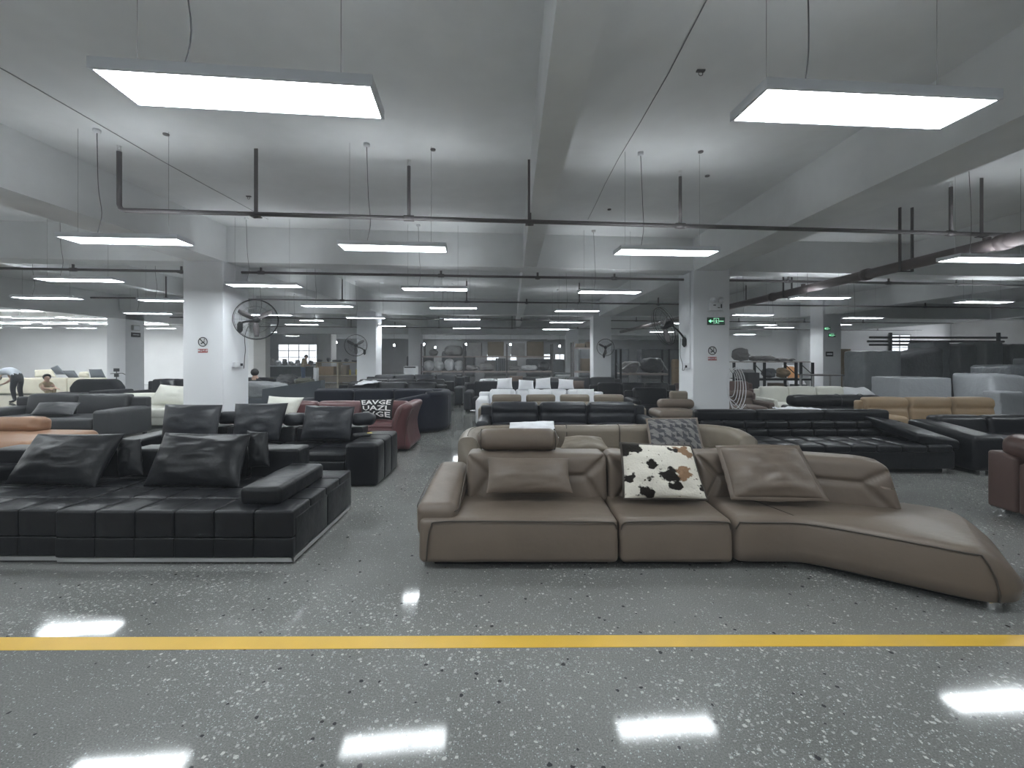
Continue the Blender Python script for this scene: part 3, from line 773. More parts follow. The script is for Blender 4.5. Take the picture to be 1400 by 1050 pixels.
for dx in (-0.07, 0.09):
    v, f = lathe_vf([(0.03, 0), (0.06, 0.012), (0.062, 0.04), (0.05, 0.06)], 16)
    lh = mk('lamp_head', [(x+dx+p[0], y-0.02-p[2], z+0.215+p[1]) for p in v], f, M_WPLAST, t)
    v, f = lathe_vf([(0.042, 0.058), (0.042, 0.062)], 16); mk('lens', [(x+dx+p[0], y-0.021-p[2], z+0.215+p[1]) for p in v], f, M_FRAME, lh)
box('label_plate', x-0.08, x-0.03, y-0.074, y-0.069, z+0.10, z+0.12, M_SIGNK, t); box('status_panel', x+0.07, x+0.095, y-0.074, y-0.069, z+0.05, z+0.13, M_SIGNK, t); box('nameplate', x+0.01, x+0.05, y-0.074, y-0.069, z+0.05, z+0.065, M_SIGNK, t)
a = Acc(); a.box(x-0.17, x+0.16, y-0.012, y, z-0.03, z-0.005).box(x-0.05, x+0.05, y-0.02, y, z-0.10, z-0.04); a.build('mount', M_WPLAST, t)
exit_sign((13.25, 18.19, 2.42), 'green exit sign standing lower of two on the far dim column', 0.30, 0.16)
exit_sign((13.05, 18.19, 2.70), 'green exit sign standing higher of two on the far dim column', 0.28, 0.14)
t = thing('notice_board', 'small dark notice plate low on the dim column', 'notice', (13.17, 18.19, 1.62), world=True)
box('plate', 13.0, 13.3, 18.17, 18.19, 1.62, 1.82, M_BLKP, t); box('print', 13.04, 13.26, 18.165, 18.171, 1.69, 1.75, M_FRAME, t)
t = thing('exit_sign', 'unlit dark exit sign under a grey box on the shaded side of the showroom column', 'sign', (-15.49, 18.05, 2.42), world=True)
box('housing', -15.5, -15.46, 17.85, 18.27, 2.42, 2.60, M_BLKP, t, 0.004); box('arrow', -15.461, -15.458, 17.90, 18.20, 2.50, 2.52, M_FRAME, t)
box_o = thing('junction_box', 'grey junction box on the showroom column', 'box', (-15.45, 18.05, 2.68), world=True)
box('case', -15.5, -15.42, 17.87, 18.2, 2.68, 2.9, M_WALLG, box_o, 0.01); box('lid', -15.42, -15.41, 17.9, 18.17, 2.71, 2.87, M_FRAME, box_o)

def socket(x0, x1, y0, y1, z0, z1, plug, label):
    t = thing('socket_box', label, 'socket', ((x0+x1)/2, (y0+y1)/2, z0), world=True)
    box('case', x0, x1, y0, y1, z0, z1, M_WPLAST, t, 0.006)
    p = Vector(plug); box('plug', p.x-0.02, p.x+0.02, p.y-0.02, p.y+0.02, p.z-0.025, p.z+0.025, M_SIGNK, t, 0.005)
    return t
socket(-5.37, -5.31, 8.42, 8.62, 1.40, 1.50, (-5.30, 8.6, 1.45), 'white socket box under the large fan on the column')
tag(tube('fan_cord', smooth_path([(-5.2, 8.6, 2.2), (-5.34, 8.72, 2.0), (-5.34, 8.74, 1.75), (-5.33, 8.70, 1.6), (-5.32, 8.66, 1.38), (-5.30, 8.62, 1.43)], 6), 0.006, M_WIRE), 'thin grey cord hanging from the large fan to its socket', 'cord')
socket(3.67, 3.73, 9.15, 9.35, 1.36, 1.47, (3.66, 9.22, 1.40), 'white socket box low on the column with the exit sign')
tag(tube('fan_cord', smooth_path([(3.69, 9.55, 2.0), (3.70, 9.6, 1.75), (3.69, 9.55, 1.6), (3.68, 9.40, 1.43), (3.66, 9.36, 1.32), (3.66, 9.26, 1.33), (3.655, 9.22, 1.38)], 6), 0.006, M_WIRE), 'thin grey cord looping to the socket under the edge-on fan', 'cord')
tag(tube('cable_conduit', [(3.722, 9.17, 1.47), (3.722, 9.17, 3.37)], 0.012, M_WPLAST), 'white conduit running up the column beside the edge-on fan', 'conduit')
# coil of white cable on the column's far corner
t = thing('cable_coil', 'loops of white cable hanging on the column beside the brown fabric sofa', 'cable', (4.6, 9.1, 0.7), world=True)
for k in range(5):
    cx, cz, rx, rz = 4.52+0.025*k, 1.05-0.03*k, 0.10+0.02*k, 0.30+0.035*k
    tube('cable_loop', [(cx+rx*math.cos(a), 9.08-0.02*k, cz+rz*math.sin(a)+0.02*math.sin(3*a+k)) for a in [2*PI*j/26 for j in range(26)]], 0.007, M_WCABLE, t, 5, True)
tube('cable_tail', smooth_path([(4.50, 9.08, 0.75), (4.62, 9.04, 0.62), (4.85, 9.02, 0.3), (4.75, 9.0, 0.12), (4.6, 9.0, 0.35), (4.80, 9.02, 0.62)], 6), 0.007, M_WCABLE, t, 5)
# ================================================================== sofas
def V2(px, py, Y): return at(px, py, Y)

# ---------------------------------------------------------------- taupe sectional (largest, in front)
t = thing('sectional_sofa', 'long taupe leather sectional sofa with an angled chaise and one headrest roll', 'sofa', (1.2, 3.75, 0), world=True)
def crown(amount, half):
    return None
def seat_block(name, x0, x1, yf, yb, z0, z1, m, parent, bulge=0.02):
    hx, hy = (x1-x0)/2, (yb-yf)/2
    def d(x, y, z):
        if z > 0:
            z += bulge*max(0, 1-(x/hx)**4)*(0.55+0.45*(y/hy))
        if y < 0: y += -0.03*(0.5-(z/(z1-z0)))*1.0+0.012    # front leans out towards the floor
        return (x, y, z)
    return cushion(name, ((x0+x1)/2, (yf+yb)/2, (z0+z1)/2), (x1-x0, yb-yf, z1-z0), 0.045, m, parent, n=(14, 10, 5), k=4, puff=(0.0, 0.012, 0.0), deform=d, wrk=(0.004, 5, 2))
def pip(pts, parent, m=None, r=0.006, name='piping'):
    return tube(name, pts, r, m or M_TAUPED, parent, 6)
s1 = seat_block('seat', -0.705, 0.803, 3.30, 4.10, 0.05, 0.375, M_TAUPE, t)
pip(smooth_path([(-0.640, 3.282, 0.075), (-0.630, 3.282, 0.22), (-0.608, 3.292, 0.325), (-0.56, 3.302, 0.358), (-0.2, 3.300, 0.365), (0.3, 3.298, 0.362), (0.70, 3.300, 0.358), (0.772, 3.306, 0.345), (0.792, 3.312, 0.30)], 5), s1)
s2 = seat_block('seat', 0.812, 1.668, 3.30, 4.10, 0.05, 0.375, M_TAUPE, t)
pip(smooth_path([(0.826, 3.312, 0.30), (0.842, 3.305, 0.345), (0.92, 3.300, 0.360), (1.25, 3.298, 0.365), (1.56, 3.300, 0.360), (1.640, 3.306, 0.345), (1.655, 3.312, 0.30)], 5), s2)
# chaise: lofted footprint
def arc_poly(pts, n=5): return smooth_path([Vector((p[0], p[1], 0)) for p in pts+[pts[0]]], n)[:-1]
foot = [(1.69, 3.40), (1.705, 3.33), (1.77, 3.305), (1.95, 3.30), (2.15, 3.29), (2.32, 3.21), (2.55, 3.05), (2.80, 2.86), (2.90, 2.785), (2.98, 2.765), (3.06, 2.81), (3.22, 3.02), (3.42, 3.28), (3.49, 3.42), (3.45, 3.56), (3.25, 3.70), (2.9, 3.86), (2.5, 4.02), (2.2, 4.10), (1.80, 4.12), (1.71, 4.09), (1.69, 4.0)]
FP = arc_poly(foot); cc = Vector((2.5, 3.45, 0))
def ring(z, grow, endout):
    out = []
    for i, p in enumerate(FP):
        a = FP[i-1]; b = FP[(i+1) % len(FP)]; d = (b-a).normalized(); nrm = Vector((d.y, -d.x, 0))
        e = max(0, min(1, (p.x-2.6)/0.5))
        out.append(p+nrm*grow+Vector((0.8, -0.25, 0))*endout*e*e+Vector((0, 0, z)))
    return out
ch = loft('chaise', [ring(0.05, -0.05, 0.10), ring(0.055, -0.012, 0.16), ring(0.075, 0.012, 0.19), ring(0.15, 0.018, 0.20), ring(0.25, 0.012, 0.13), ring(0.32, 0.004, 0.055), ring(0.350, -0.004, 0.02), ring(0.369, -0.017, 0.005), ring(0.380, -0.032, 0), ring(0.388, -0.048, 0)], M_TAUPE, t)
R = ring(0.352, 0.000, 0.02)
i0 = min(range(len(R)), key=lambda i: (R[i].x-1.72)**2+(R[i].y-3.30)**2); i1 = min(range(len(R)), key=lambda i: (R[i].x-2.96)**2+(R[i].y-2.765)**2)
front = [R[i] for i in range(i0, i1+1)]
RD = {z: ring(z, g, e) for (z, g, e) in ((0.30, 0.012, 0.08), (0.22, 0.018, 0.155), (0.12, 0.02, 0.205), (0.075, 0.016, 0.195))}
pip([(1.690, 3.312, 0.30)]+front+[RD[z][i1]+Vector((0.0, -0.004, 0)) for z in (0.30, 0.22, 0.12, 0.075)], ch)
# a seam across the chaise where it bends
pip([(2.17, 3.30, 0.356), (2.165, 3.325, 0.378), (2.15, 3.36, 0.388), (2.10, 3.52, 0.389), (2.02, 3.76, 0.389)], ch, r=0.004)
# sloping armrest on the left end
def arm_def(x, y, z):
    tt = (y+0.39)/0.78
    x += -0.055*(1-tt)*(1 if x < 0 else 0.35)
    top = 0.085*tt-0.075*(1-tt)
    if z > 0: z += top
    else: z += top*0.4-0.11*max(0, 1-tt/0.28)
    return (x, y, z)
ar = cushion('armrest', (-0.545, 3.745, 0.445), (0.27, 0.80, 0.19), 0.06, M_TAUPE, t, n=(5, 12, 4), k=4, puff=(0.01, 0.0, 0.012), deform=arm_def, wrk=(0.004, 6, 5))
pip(smooth_path([(-0.675, 4.08, 0.615), (-0.705, 3.75, 0.545), (-0.730, 3.45, 0.470), (-0.715, 3.385, 0.43), (-0.56, 3.350, 0.405), (-0.42, 3.385, 0.42), (-0.408, 3.5, 0.475), (-0.408, 4.0, 0.60)], 5), ar, r=0.004)
# backrests with crossed creases
def lean(f, k):
    def g(x, y, z):
        x, y, z = f(x, y, z); return (x, y+k*(z+0.2), z)
    return g
def backrest(x0, x1, z0, z1, yf, th, parent, m, rot=None, cen=None, inner=0.20):
    w = x1-x0; h = z1-z0; a = w/2; b = h/2; q = min(inner, w*0.33)
    segs = [((-a+q, 0.02), (a-q, 0.02)), ((-a+0.02, b-0.03), (-a+q, 0.02)), ((-a+q, 0.02), (-a+0.05, -b)), ((a-0.02, b-0.03), (a-q, 0.02)), ((a-q, 0.02), (a-0.05, -b))]
    c = cen or ((x0+x1)/2, yf+th/2, (z0+z1)/2)
    return cushion('backrest', c, (w, th, h), 0.05, m, parent, n=(40, 3, 24), k=4, puff=(0, 0.02, 0.0), deform=lean(seg_groove(segs, 0.035, 0.022), 0.16), rot=rot)
b1 = backrest(-0.40, 0.835, 0.33, 0.745, 3.80, 0.27, t, M_TAUPE)
b2 = backrest(0.845, 1.625, 0.33, 0.745, 3.80, 0.27, t, M_TAUPE)
b3 = backrest(1.635, 2.12, 0.33, 0.745, 3.80, 0.27, t, M_TAUPE)
# long low back along the chaise
ang = math.atan2(3.50-3.93, 3.02-2.02); Lb = 1.22
segs = [((-Lb/2, 0.02), (Lb/2-0.22, 0.02)), ((Lb/2-0.22, 0.02), (Lb/2-0.03, 0.15)), ((Lb/2-0.22, 0.02), (Lb/2-0.04, -0.2))]
g0 = seg_groove(segs, 0.03, 0.02)
def lowdef(x, y, z):
    x, y, z = g0(x, y, z)
    u = max(0, (x-(Lb/2-0.28))/0.28); 
    if z > 0: z -= 0.035*u**2.2
    x += 0.045*(-z/0.2)*u
    return (x, y+0.16*(z+0.2), z)
cushion('backrest', (2.555, 3.835, 0.545), (Lb, 0.25, 0.41), 0.055, M_TAUPE, t, n=(40, 3, 22), k=4, puff=(0, 0.015, 0), deform=lowdef, rot=Matrix.Rotation(ang, 3, 'Z'))
# headrest roll on its two steel arms
hr = cushion('headrest', (0.055, 4.03, 0.845), (0.735, 0.20, 0.185), 0.085, M_TAUPE, t, n=(16, 4, 4), k=4, puff=(0.0, 0.005, 0.006), wrk=(0.004, 5, 8))
for sx in (-1, 1):
    pip([(0.055+sx*0.335, 4.03+0.098*math.cos(a), 0.845+0.093*math.sin(a)) for a in [2*PI*k/20 for k in range(21)]], hr, r=0.004)
    box('headrest_arm', 0.055+sx*0.2-0.012, 0.055+sx*0.2+0.012, 4.02, 4.04, 0.70, 0.80, M_STEEL, t)
for (x0, x1, y0, y1) in ((-0.60, 0.74, 3.40, 4.0), (0.86, 1.62, 3.40, 4.0)): box('shadow_plinth', x0, x1, y0, y1, 0, 0.055, M_SHADOW, t)
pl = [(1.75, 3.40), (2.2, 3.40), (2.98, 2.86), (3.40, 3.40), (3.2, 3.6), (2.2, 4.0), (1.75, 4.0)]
mk('shadow_plinth', [(x, y, z) for z in (0.012, 0.056) for (x, y) in pl], [tuple(range(6, -1, -1)), tuple(range(7, 14))]+[(i, (i+1) % 7, 7+(i+1) % 7, 7+i) for i in range(7)], M_SHADOW, t, False)
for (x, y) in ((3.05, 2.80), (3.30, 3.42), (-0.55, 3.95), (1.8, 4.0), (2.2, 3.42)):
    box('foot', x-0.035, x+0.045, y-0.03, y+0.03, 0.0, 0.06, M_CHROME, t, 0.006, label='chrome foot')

# its cushions
pillow('lumbar_pillow', [at(667, 628, 3.86), at(776, 629, 3.86), at(782, 676.5, 3.72), at(665, 677, 3.72)], 0.17, M_TAUPE, 'taupe leather lumbar pillow propped below the headrest roll', 'pillow', n=22, pinch=0.05, amp=0.012, seed=3)
cow = pillow('cow_hide_pillow', [at(846, 609, 3.87), at(940, 613, 3.86), at(962, 685, 3.64), at(850, 684, 3.66)], 0.21, M_COW, 'square cow hide pillow in white, black and brown patches', 'pillow', n=26, pinch=0.035, amp=0.020, seed=5, back=M_TAUPED)
fn = pillow_surface([at(846, 609, 3.87), at(940, 613, 3.86), at(962, 685, 3.64), at(850, 684, 3.66)], 0.21, 0.035)
edge = [fn(-1+2*k/10, -1, 0)[0] for k in range(10)]+[fn(1, -1+2*k/10, 0)[0] for k in range(10)]+[fn(1-2*k/10, 1, 0)[0] for k in range(10)]+[fn(-1, 1-2*k/10, 0)[0] for k in range(10)]
v, f = tube_vf(edge, 0.013, 6, True); mk('brown_border', [Vector(p)-cow.location for p in v], f, M_TAUPED, cow)
pillow('leather_pillow', [at(979, 615, 3.90), at(1082, 615, 3.86), at(1120, 684, 3.60), at(998, 682, 3.64)], 0.20, M_TAUPE, 'large taupe leather pillow with a flat flanged edge, leaning on the chaise back', 'pillow', n=26, pinch=0.03, amp=0.028, seed=11, flange=0.035)

# ---------------------------------------------------------------- second taupe sofa, curved back
t = thing('curved_sofa', 'pale taupe leather sofa with a rounded wrap-around back', 'sofa', (1.2, 5.4, 0), world=True)
path = smooth_path([(-0.50, 4.95, 0), (-0.52, 5.25, 0), (-0.50, 5.58, 0), (-0.36, 5.80, 0), (-0.1, 5.86, 0), (0.6, 5.88, 0), (1.42, 5.90, 0), (2.0, 5.92, 0), (2.5, 5.92, 0), (2.72, 5.82, 0), (2.84, 5.6, 0), (2.86, 5.3, 0)], 5)
sweep('backrest', path, rr_section(0.22, 0.10, 0.69, 0.08), M_TAUPE2, t, top=lambda q: 1-0.10*max(0, (q-0.86)/0.14)**2)
for x in (0.72, 1.42, 2.02): pip([(x, 5.785, 0.42), (x, 5.775, 0.60), (x, 5.80, 0.675), (x, 5.87, 0.698), (x, 5.96, 0.688)], t, r=0.007, name='seam')
pip([(p.x, p.y, 0.694) for p in path[2:30]], t, r=0.004)
for (x0, x1) in ((-0.40, 0.72), (0.73, 1.42), (1.43, 2.02), (2.03, 2.78)): seat_block('seat', x0, x1, 4.92, 5.80, 0.07, 0.40, M_TAUPE2, t)
for (x, y) in ((-0.3, 5.0), (2.6, 5.0), (-0.3, 5.75), (2.6, 5.75)): box('foot', x-0.03, x+0.03, y-0.03, y+0.03, 0, 0.10, M_BLKM, t)
box('cloth_edge', 0, 0.001, 5.9, 5.901, 0.2, 0.201, M_WHITEF, t) if False else None
def cloth(name, corners, label, m, amp=0.02, seed=1, n=14, thick=0.006):
    TL, TR, BR, BL = [Vector(p) for p in corners]; v = []; f = []
    for j in range(n+1):
        for i in range(n+1):
            s, q = i/n, j/n; p = (BL*(1-s)+BR*s)*(1-q)+(TL*(1-s)+TR*s)*q
            z = amp*(noise.noise(Vector((s*4+seed, q*4, seed)))+0.5*noise.noise(Vector((s*9, q*9+seed, 0))))
            v.append(p+Vector((amp*0.4*noise.noise(Vector((q*5, seed, s))), 0, z)))
    for j in range(n):
        for i in range(n): a = j*(n+1)+i; f.append((a, a+1, a+n+2, a+n+1))
    o = mk(name, v, f, m); md = o.modifiers.new('thickness', 'SOLIDIFY'); md.thickness = thick
    tag(o, label, 'cloth'); return o
# folded white cloth lying on the rounded back, a pillow below it
pillow('white_cushion', [at(697, 579, 5.82), at(757, 577, 5.82), at(764, 600, 5.62), at(690, 600, 5.62)], 0.14, M_WHITEF, 'white pillow against the back of the curved taupe sofa', 'pillow', seed=4, amp=0.02)
pillow('back_pillow', [at(772, 599, 5.70), at(822, 600, 5.70), at(834, 617, 5.45), at(764, 617, 5.45)], 0.15, M_TAUPE2, 'small pale taupe pillow on the seat of the curved sofa', 'pillow', seed=9, amp=0.015)
def geo(u, v):
    # interlocking arrow tiles
    s = 4.0; x = (u+1)/2*s; y = (v+1)/2*s*0.8
    r = math.floor(y*2); xx = x+0.5*(r % 2)*0.5
    fx = xx-math.floor(xx); fy = y*2-r
    return 1 if ((fx+fy*0.45) % 1.0 < 0.5) ^ (r % 2 == 0 and fx > 0.55) else 0
pillow('patterned_pillow', [at(884, 576, 5.80), at(951, 575, 5.80), at(960, 618, 5.50), at(890, 619, 5.50)], 0.16, M_GEO1, 'grey woven pillow with a dark interlocking arrow pattern', 'pillow', n=60, pinch=0.04, amp=0.015, seed=6, pattern=geo, mats=[M_GEO1, M_GEO2, M_TAUPE], flange=0.025)

# ---------------------------------------------------------------- tufted black low sofa (front left)
def tuft_module(t, x0, x1, yf, yb, ztop, ncol, nrow, side_r=False, frontrows=2):
    w = (x1-x0)/ncol; d = (yb-yf)/nrow; g = 0.002
    body = box('core', x0+0.05, x1-0.05, yf+0.06, yb-0.03, 0.05, ztop-0.06, M_BLACKD, t)
    proto = {}
    for i in range(ncol):
        pad_local(t, proto, 'edge', (x0+w*(i+0.5), yf+d*0.5, (0.207+ztop)/2), (w-g, d-g, ztop-0.207), (0, 0.004, 0.008), 0.020)
        for j in range(1, nrow):
            pad_local(t, proto, 'top', (x0+w*(i+0.5), yf+d*(j+0.5), ztop-0.05), (w-g, d-g, 0.10), (0, 0, 0.008), 0.014)
        pad_local(t, proto, 'front', (x0+w*(i+0.5), yf+0.045, 0.131), (w-g*0.6, 0.085, 0.148), (0, 0.003, 0), 0.009)
    if side_r:
        for j in range(2):
            dd = (yb-yf-0.04)/2
            pad_local(t, proto, 'side', (x1-0.035, yf+0.04+dd*(j+0.5), (0.06+ztop-0.06)/2), (0.075, dd-g, ztop-0.12), (0.006, 0, 0), 0.016)
def pad_local(t, proto, key, c, size, puff, r, m=None, n=(4, 4, 4), name='tuft_panel'):
    c = Vector(c)-(Vector(t.location) if t.name in WORLD else Vector())
    if key not in proto:
        nm = t.name; had = nm in WORLD; WORLD.discard(nm)
        o = cushion(name, (0, 0, 0), size, r, m or M_BLACK, t, n=n, k=2, puff=puff)
        if had: WORLD.add(nm)
        proto[key] = o
    else:
        o = proto[key].copy(); C.objects.link(o); o.parent = t
    o.location = c; return o
t = thing('tufted_sofa', 'low black leather platform sofa with square tufting and a steel base strip', 'sofa', (-3.4, 4.0, 0), world=True)
tuft_module(t, -3.515, -1.685, 3.37, 4.60, 0.415, 6, 4, True)
tuft_module(t, -5.36, -3.53, 3.40, 4.60, 0.415, 6, 4, False)
a = Acc(); a.box(-3.51, -1.68, 3.385, 3.40, 0.018, 0.05).box(-1.70, -1.685, 3.385, 4.59, 0.018, 0.05); a.build('base_strip', M_STEEL, t, label='brushed steel strip')
a = Acc(); a.box(-5.36, -3.535, 3.41, 3.425, 0.018, 0.05); a.build('base_strip', M_STEEL, t, label='brushed steel strip')
box('shadow_plinth', -5.3, -1.75, 3.47, 4.55, 0.0, 0.05, M_SHADOW, t)
cushion('armrest', (-2.02, 3.92, 0.482), (0.33, 0.83, 0.145), 0.04, M_BLACK, t, n=(5, 12, 3), k=3, puff=(0.004, 0.0, 0.012), wrk=(0.004, 6, 1))
cushion('backrest', (-2.35, 4.46, 0.545), (0.48, 0.26, 0.29), 0.03, M_BLACK, t, n=(6, 4, 4), k=3, puff=(0, 0.006, 0.004))
cushion('backrest', (-3.20, 4.46, 0.545), (1.16, 0.26, 0.29), 0.03, M_BLACK, t, n=(8, 4, 4), k=3, puff=(0, 0.006, 0.004))
cushion('backrest', (-4.50, 4.46, 0.545), (1.30, 0.26, 0.29), 0.03, M_BLACK, t, n=(8, 4, 4), k=3, puff=(0, 0.006, 0.004))
cushion('armrest', (-5.0, 3.95, 0.482), (0.33, 0.83, 0.145), 0.04, M_BLACK, t, n=(5, 12, 3), k=3, puff=(0.004, 0.0, 0.012))
pillow('leather_pillow', [at(52, 593, 4.27), at(171, 593, 4.22), at(130, 666, 3.98), at(6, 662, 4.03)], 0.24, M_BLACK, 'big black leather pillow farther from the bolster arm on the low tufted sofa', 'pillow', n=26, amp=0.022, seed=21, pinch=0.04)
pillow('leather_pillow', [at(227, 592, 4.27), at(344, 594, 4.24), at(328, 667, 3.98), at(197, 665, 4.02)], 0.24, M_BLACK, 'big black leather pillow nearer the bolster arm on the low tufted sofa', 'pillow', n=26, amp=0.022, seed=27, pinch=0.04)
pillow('back_pillow', [at(160, 598, 4.30), at(192, 600, 4.30), at(196, 650, 4.22), at(162, 652, 4.22)], 0.12, M_BLACK, 'black leather pillow tucked behind the big pillow farther from the bolster arm', 'pillow', n=18, amp=0.02, seed=31)
pillow('back_pillow', [at(326, 600, 4.30), at(354, 602, 4.30), at(357, 650, 4.22), at(328, 652, 4.22)], 0.12, M_BLACK, 'black leather pillow tucked behind the big pillow nearer the bolster arm', 'pillow', n=18, amp=0.02, seed=33)

# ---------------------------------------------------------------- black sofa with block arm behind it
t = thing('block_sofa', 'black leather sofa with a tall square block arm and three upright pillows', 'sofa', (-3.4, 5.9, 0), world=True)
pr = {}
for i in range(5):
    for j in range(2):
        pad_local(t, pr, 'top', (-2.06-0.28-0.56*i, 5.62+0.42*j, 0.355), (0.555, 0.415, 0.11), (0, 0, 0.014), 0.035)
    pad_local(t, pr, 'front', (-2.06-0.28-0.56*i, 5.44, 0.18), (0.555, 0.09, 0.26), (0, 0.008, 0), 0.02)
box('core', -4.84, -2.06, 5.47, 6.35, 0.05, 0.34, M_BLACKD, t)
for (j, (ya, yb)) in enumerate(((5.41, 5.72), (5.725, 6.03), (6.035, 6.36))):
    cushion('armrest', (-1.86, (ya+yb)/2, 0.27), (0.40, yb-ya+0.03, 0.525), 0.05 if j == 0 else 0.04, M_BLACK, t, n=(5, 4, 5), k=3, puff=(0.008, 0.006 if j == 0 else 0, 0.004))
cushion('armrest', (-4.95, 5.95, 0.47), (0.34, 0.85, 0.13), 0.035, M_BLACK, t, n=(4, 8, 3), k=3, puff=(0, 0, 0.01))
for (xa, xb) in ((-3.02, -2.10), (-4.0, -3.06), (-4.85, -4.04)): cushion('backrest', ((xa+xb)/2, 6.28, 0.50), (xb-xa, 0.28, 0.24), 0.03, M_BLACK, t, n=(6, 4, 3), k=3, puff=(0, 0.005, 0.004))
for (i, q) in enumerate((((235, 557), (312, 558), (304, 603), (230, 603)), ((330, 557), (401, 556), (388, 606), (327, 606)), ((424, 559), (490, 561), (484, 606), (417, 606)))):
    d0, d1 = 6.26, 6.08
    pillow('leather_pillow', [at(*q[0], d0), at(*q[1], d0), at(*q[2], d1), at(*q[3], d1)], 0.24, M_CHAR,
           ['charcoal leather pillow farthest from the square block arm', 'charcoal leather pillow in the middle of three on the block arm sofa', 'charcoal leather pillow right beside the square block arm'][i], 'pillow', n=22, amp=0.02, seed=41+i, pinch=0.03)
for (i, (xa, y)) in enumerate(((305, 584), (398, 585), (490, 588))):
    p = at(xa+10, y, 6.3); t2 = cushion('bolster_pillow', p, (0.34, 0.20, 0.16), 0.075, M_CHAR, None, n=(6, 3, 3), k=3, puff=(0, 0, 0.01), wrk=(0.01, 8, i))
    tag(t2, ['charcoal bolster peeking out behind the pillow farthest from the block arm', 'charcoal bolster peeking out behind the middle charcoal pillow', 'charcoal bolster peeking out behind the pillow beside the block arm'][i], 'pillow')
w = thing('wallet', 'small black case with a yellow tag lying on the block arm', 'case', (-2.02, 5.9, 0.53), 0.4)
cushion('case', (0, 0, 0.02), (0.22, 0.12, 0.035), 0.012, M_BLKP, w, n=(2, 2, 1), k=2); box('tag', 0.07, 0.13, -0.05, 0.02, 0.037, 0.041, M_YELLOWP, w)

# ---------------------------------------------------------------- generic sofa
def sofa(name, label, xc, yf, w, d, m, seat_h=0.42, back_h=0.85, arm_w=0.22, arm_h=0.60, arms=(1, 1), ns=3, nb=None, back_t=0.24, head=0, puffy=0.02, rz=0.0, fold=False, foot_m=None, gap=0.008, lean_k=0.15, group=None):
    t = thing(name, label, 'sofa', (xc, yf, 0), math.radians(rz), group)
    foot_m = foot_m or M_BLKM; nb = nb or ns
    x0, x1 = -w/2, w/2; xi0 = x0+arm_w*arms[0]; xi1 = x1-arm_w*arms[1]
    cushion('base', (0, d/2+0.01, 0.165), (w-0.03, d-0.04, 0.20), 0.03, m, t, n=(4, 2, 2), k=2)
    sw = (xi1-xi0)/ns; pr = {}
    for i in range(ns):
        pad_local(t, pr, 'seat', (xi0+sw*(i+0.5), (d-back_t)/2+0.01, (0.24+seat_h)/2), (sw-gap, d-back_t+0.02, seat_h-0.24), (0, 0.01, puffy), 0.05, m, (6, 6, 3), 'seat_cushion')
    cushion('back_frame', (0, d-0.07, (0.1+back_h-0.10)/2+0.05), (w-0.04 if arms[0] else w, 0.13, back_h-0.22), 0.04, m, t, n=(4, 2, 3), k=2)
    bw = (xi1-xi0)/nb; bh = back_h-seat_h+0.04; top = back_h
    for i in range(nb):
        def df(x, y, z, bh=bh):
            if fold and y < 0:
                y += 0.035*math.exp(-((z-bh*0.05)/0.03)**2)*(1 if abs(x) < bw*0.42 else 0.4)-0.03*math.exp(-((z-bh*0.30)/0.09)**2)
            return (x, y+lean_k*(z+bh/2), z)
        if 'b' not in pr:
            o = cushion('back_cushion', (0, 0, 0), (bw-gap, back_t-0.05, bh), 0.06, m, t, n=(8, 3, 12 if fold else 5), k=3, puff=(0, puffy, 0.01), deform=df, wrk=(0.012 if puffy > 0.03 else 0.005, 7, len(label)))
            pr['b'] = o
        else: o = pr['b'].copy(); C.objects.link(o); o.parent = t
        o.location = (xi0+bw*(i+0.5), d-back_t+0.06, seat_h-0.04+bh/2)
        if head:
            pad_local(t, pr, 'h', (xi0+bw*(i+0.5), d-0.07, back_h+head/2-0.03), (bw-gap*2, 0.17, head), (0, 0.01, 0.006), 0.05, m, (6, 3, 3), 'headrest')
    for s, on_ in ((-1, arms[0]), (1, arms[1])):
        if on_:
            xa = (x0+arm_w/2) if s < 0 else (x1-arm_w/2)
            cushion('armrest', (xa, d/2-0.01, (0.06+arm_h)/2), (arm_w, d, arm_h-0.06), min(0.07, arm_w*0.3), m, t, n=(4, 6, 5), k=3, puff=(0.008, 0.008, 0.01))
    for (fx, fy) in ((x0+0.1, 0.1), (x1-0.1, 0.1), (x0+0.1, d-0.1), (x1-0.1, d-0.1)): mk('foot', *box_vf(fx-0.025, fx+0.025, fy-0.025, fy+0.025, 0, 0.08), foot_m, t, False)
    return t

# ---------------------------------------------------------------- burgundy sofa
t = thing('burgundy_sofa', 'burgundy leather sofa with flared scroll arms behind the charcoal pillows', 'sofa', (-3.2, 7.9, 0), world=True)
cushion('base', (-3.2, 7.85, 0.22), (2.75, 0.95, 0.36), 0.05, M_BURG, t, n=(6, 4, 3))
for i in range(3): cushion('seat_cushion', (-4.1+0.86*i, 7.78, 0.40), (0.85, 0.74, 0.12), 0.045, M_BURG, t, n=(5, 5, 3), puff=(0, 0, 0.02))
for i in range(3): cushion('back_cushion', (-4.1+0.86*i, 8.26, 0.56), (0.85, 0.22, 0.40), 0.07, M_BURG, t, n=(6, 4, 5), puff=(0, 0.02, 0.01), deform=lambda x, y, z: (x, y+0.2*(z+0.2), z))
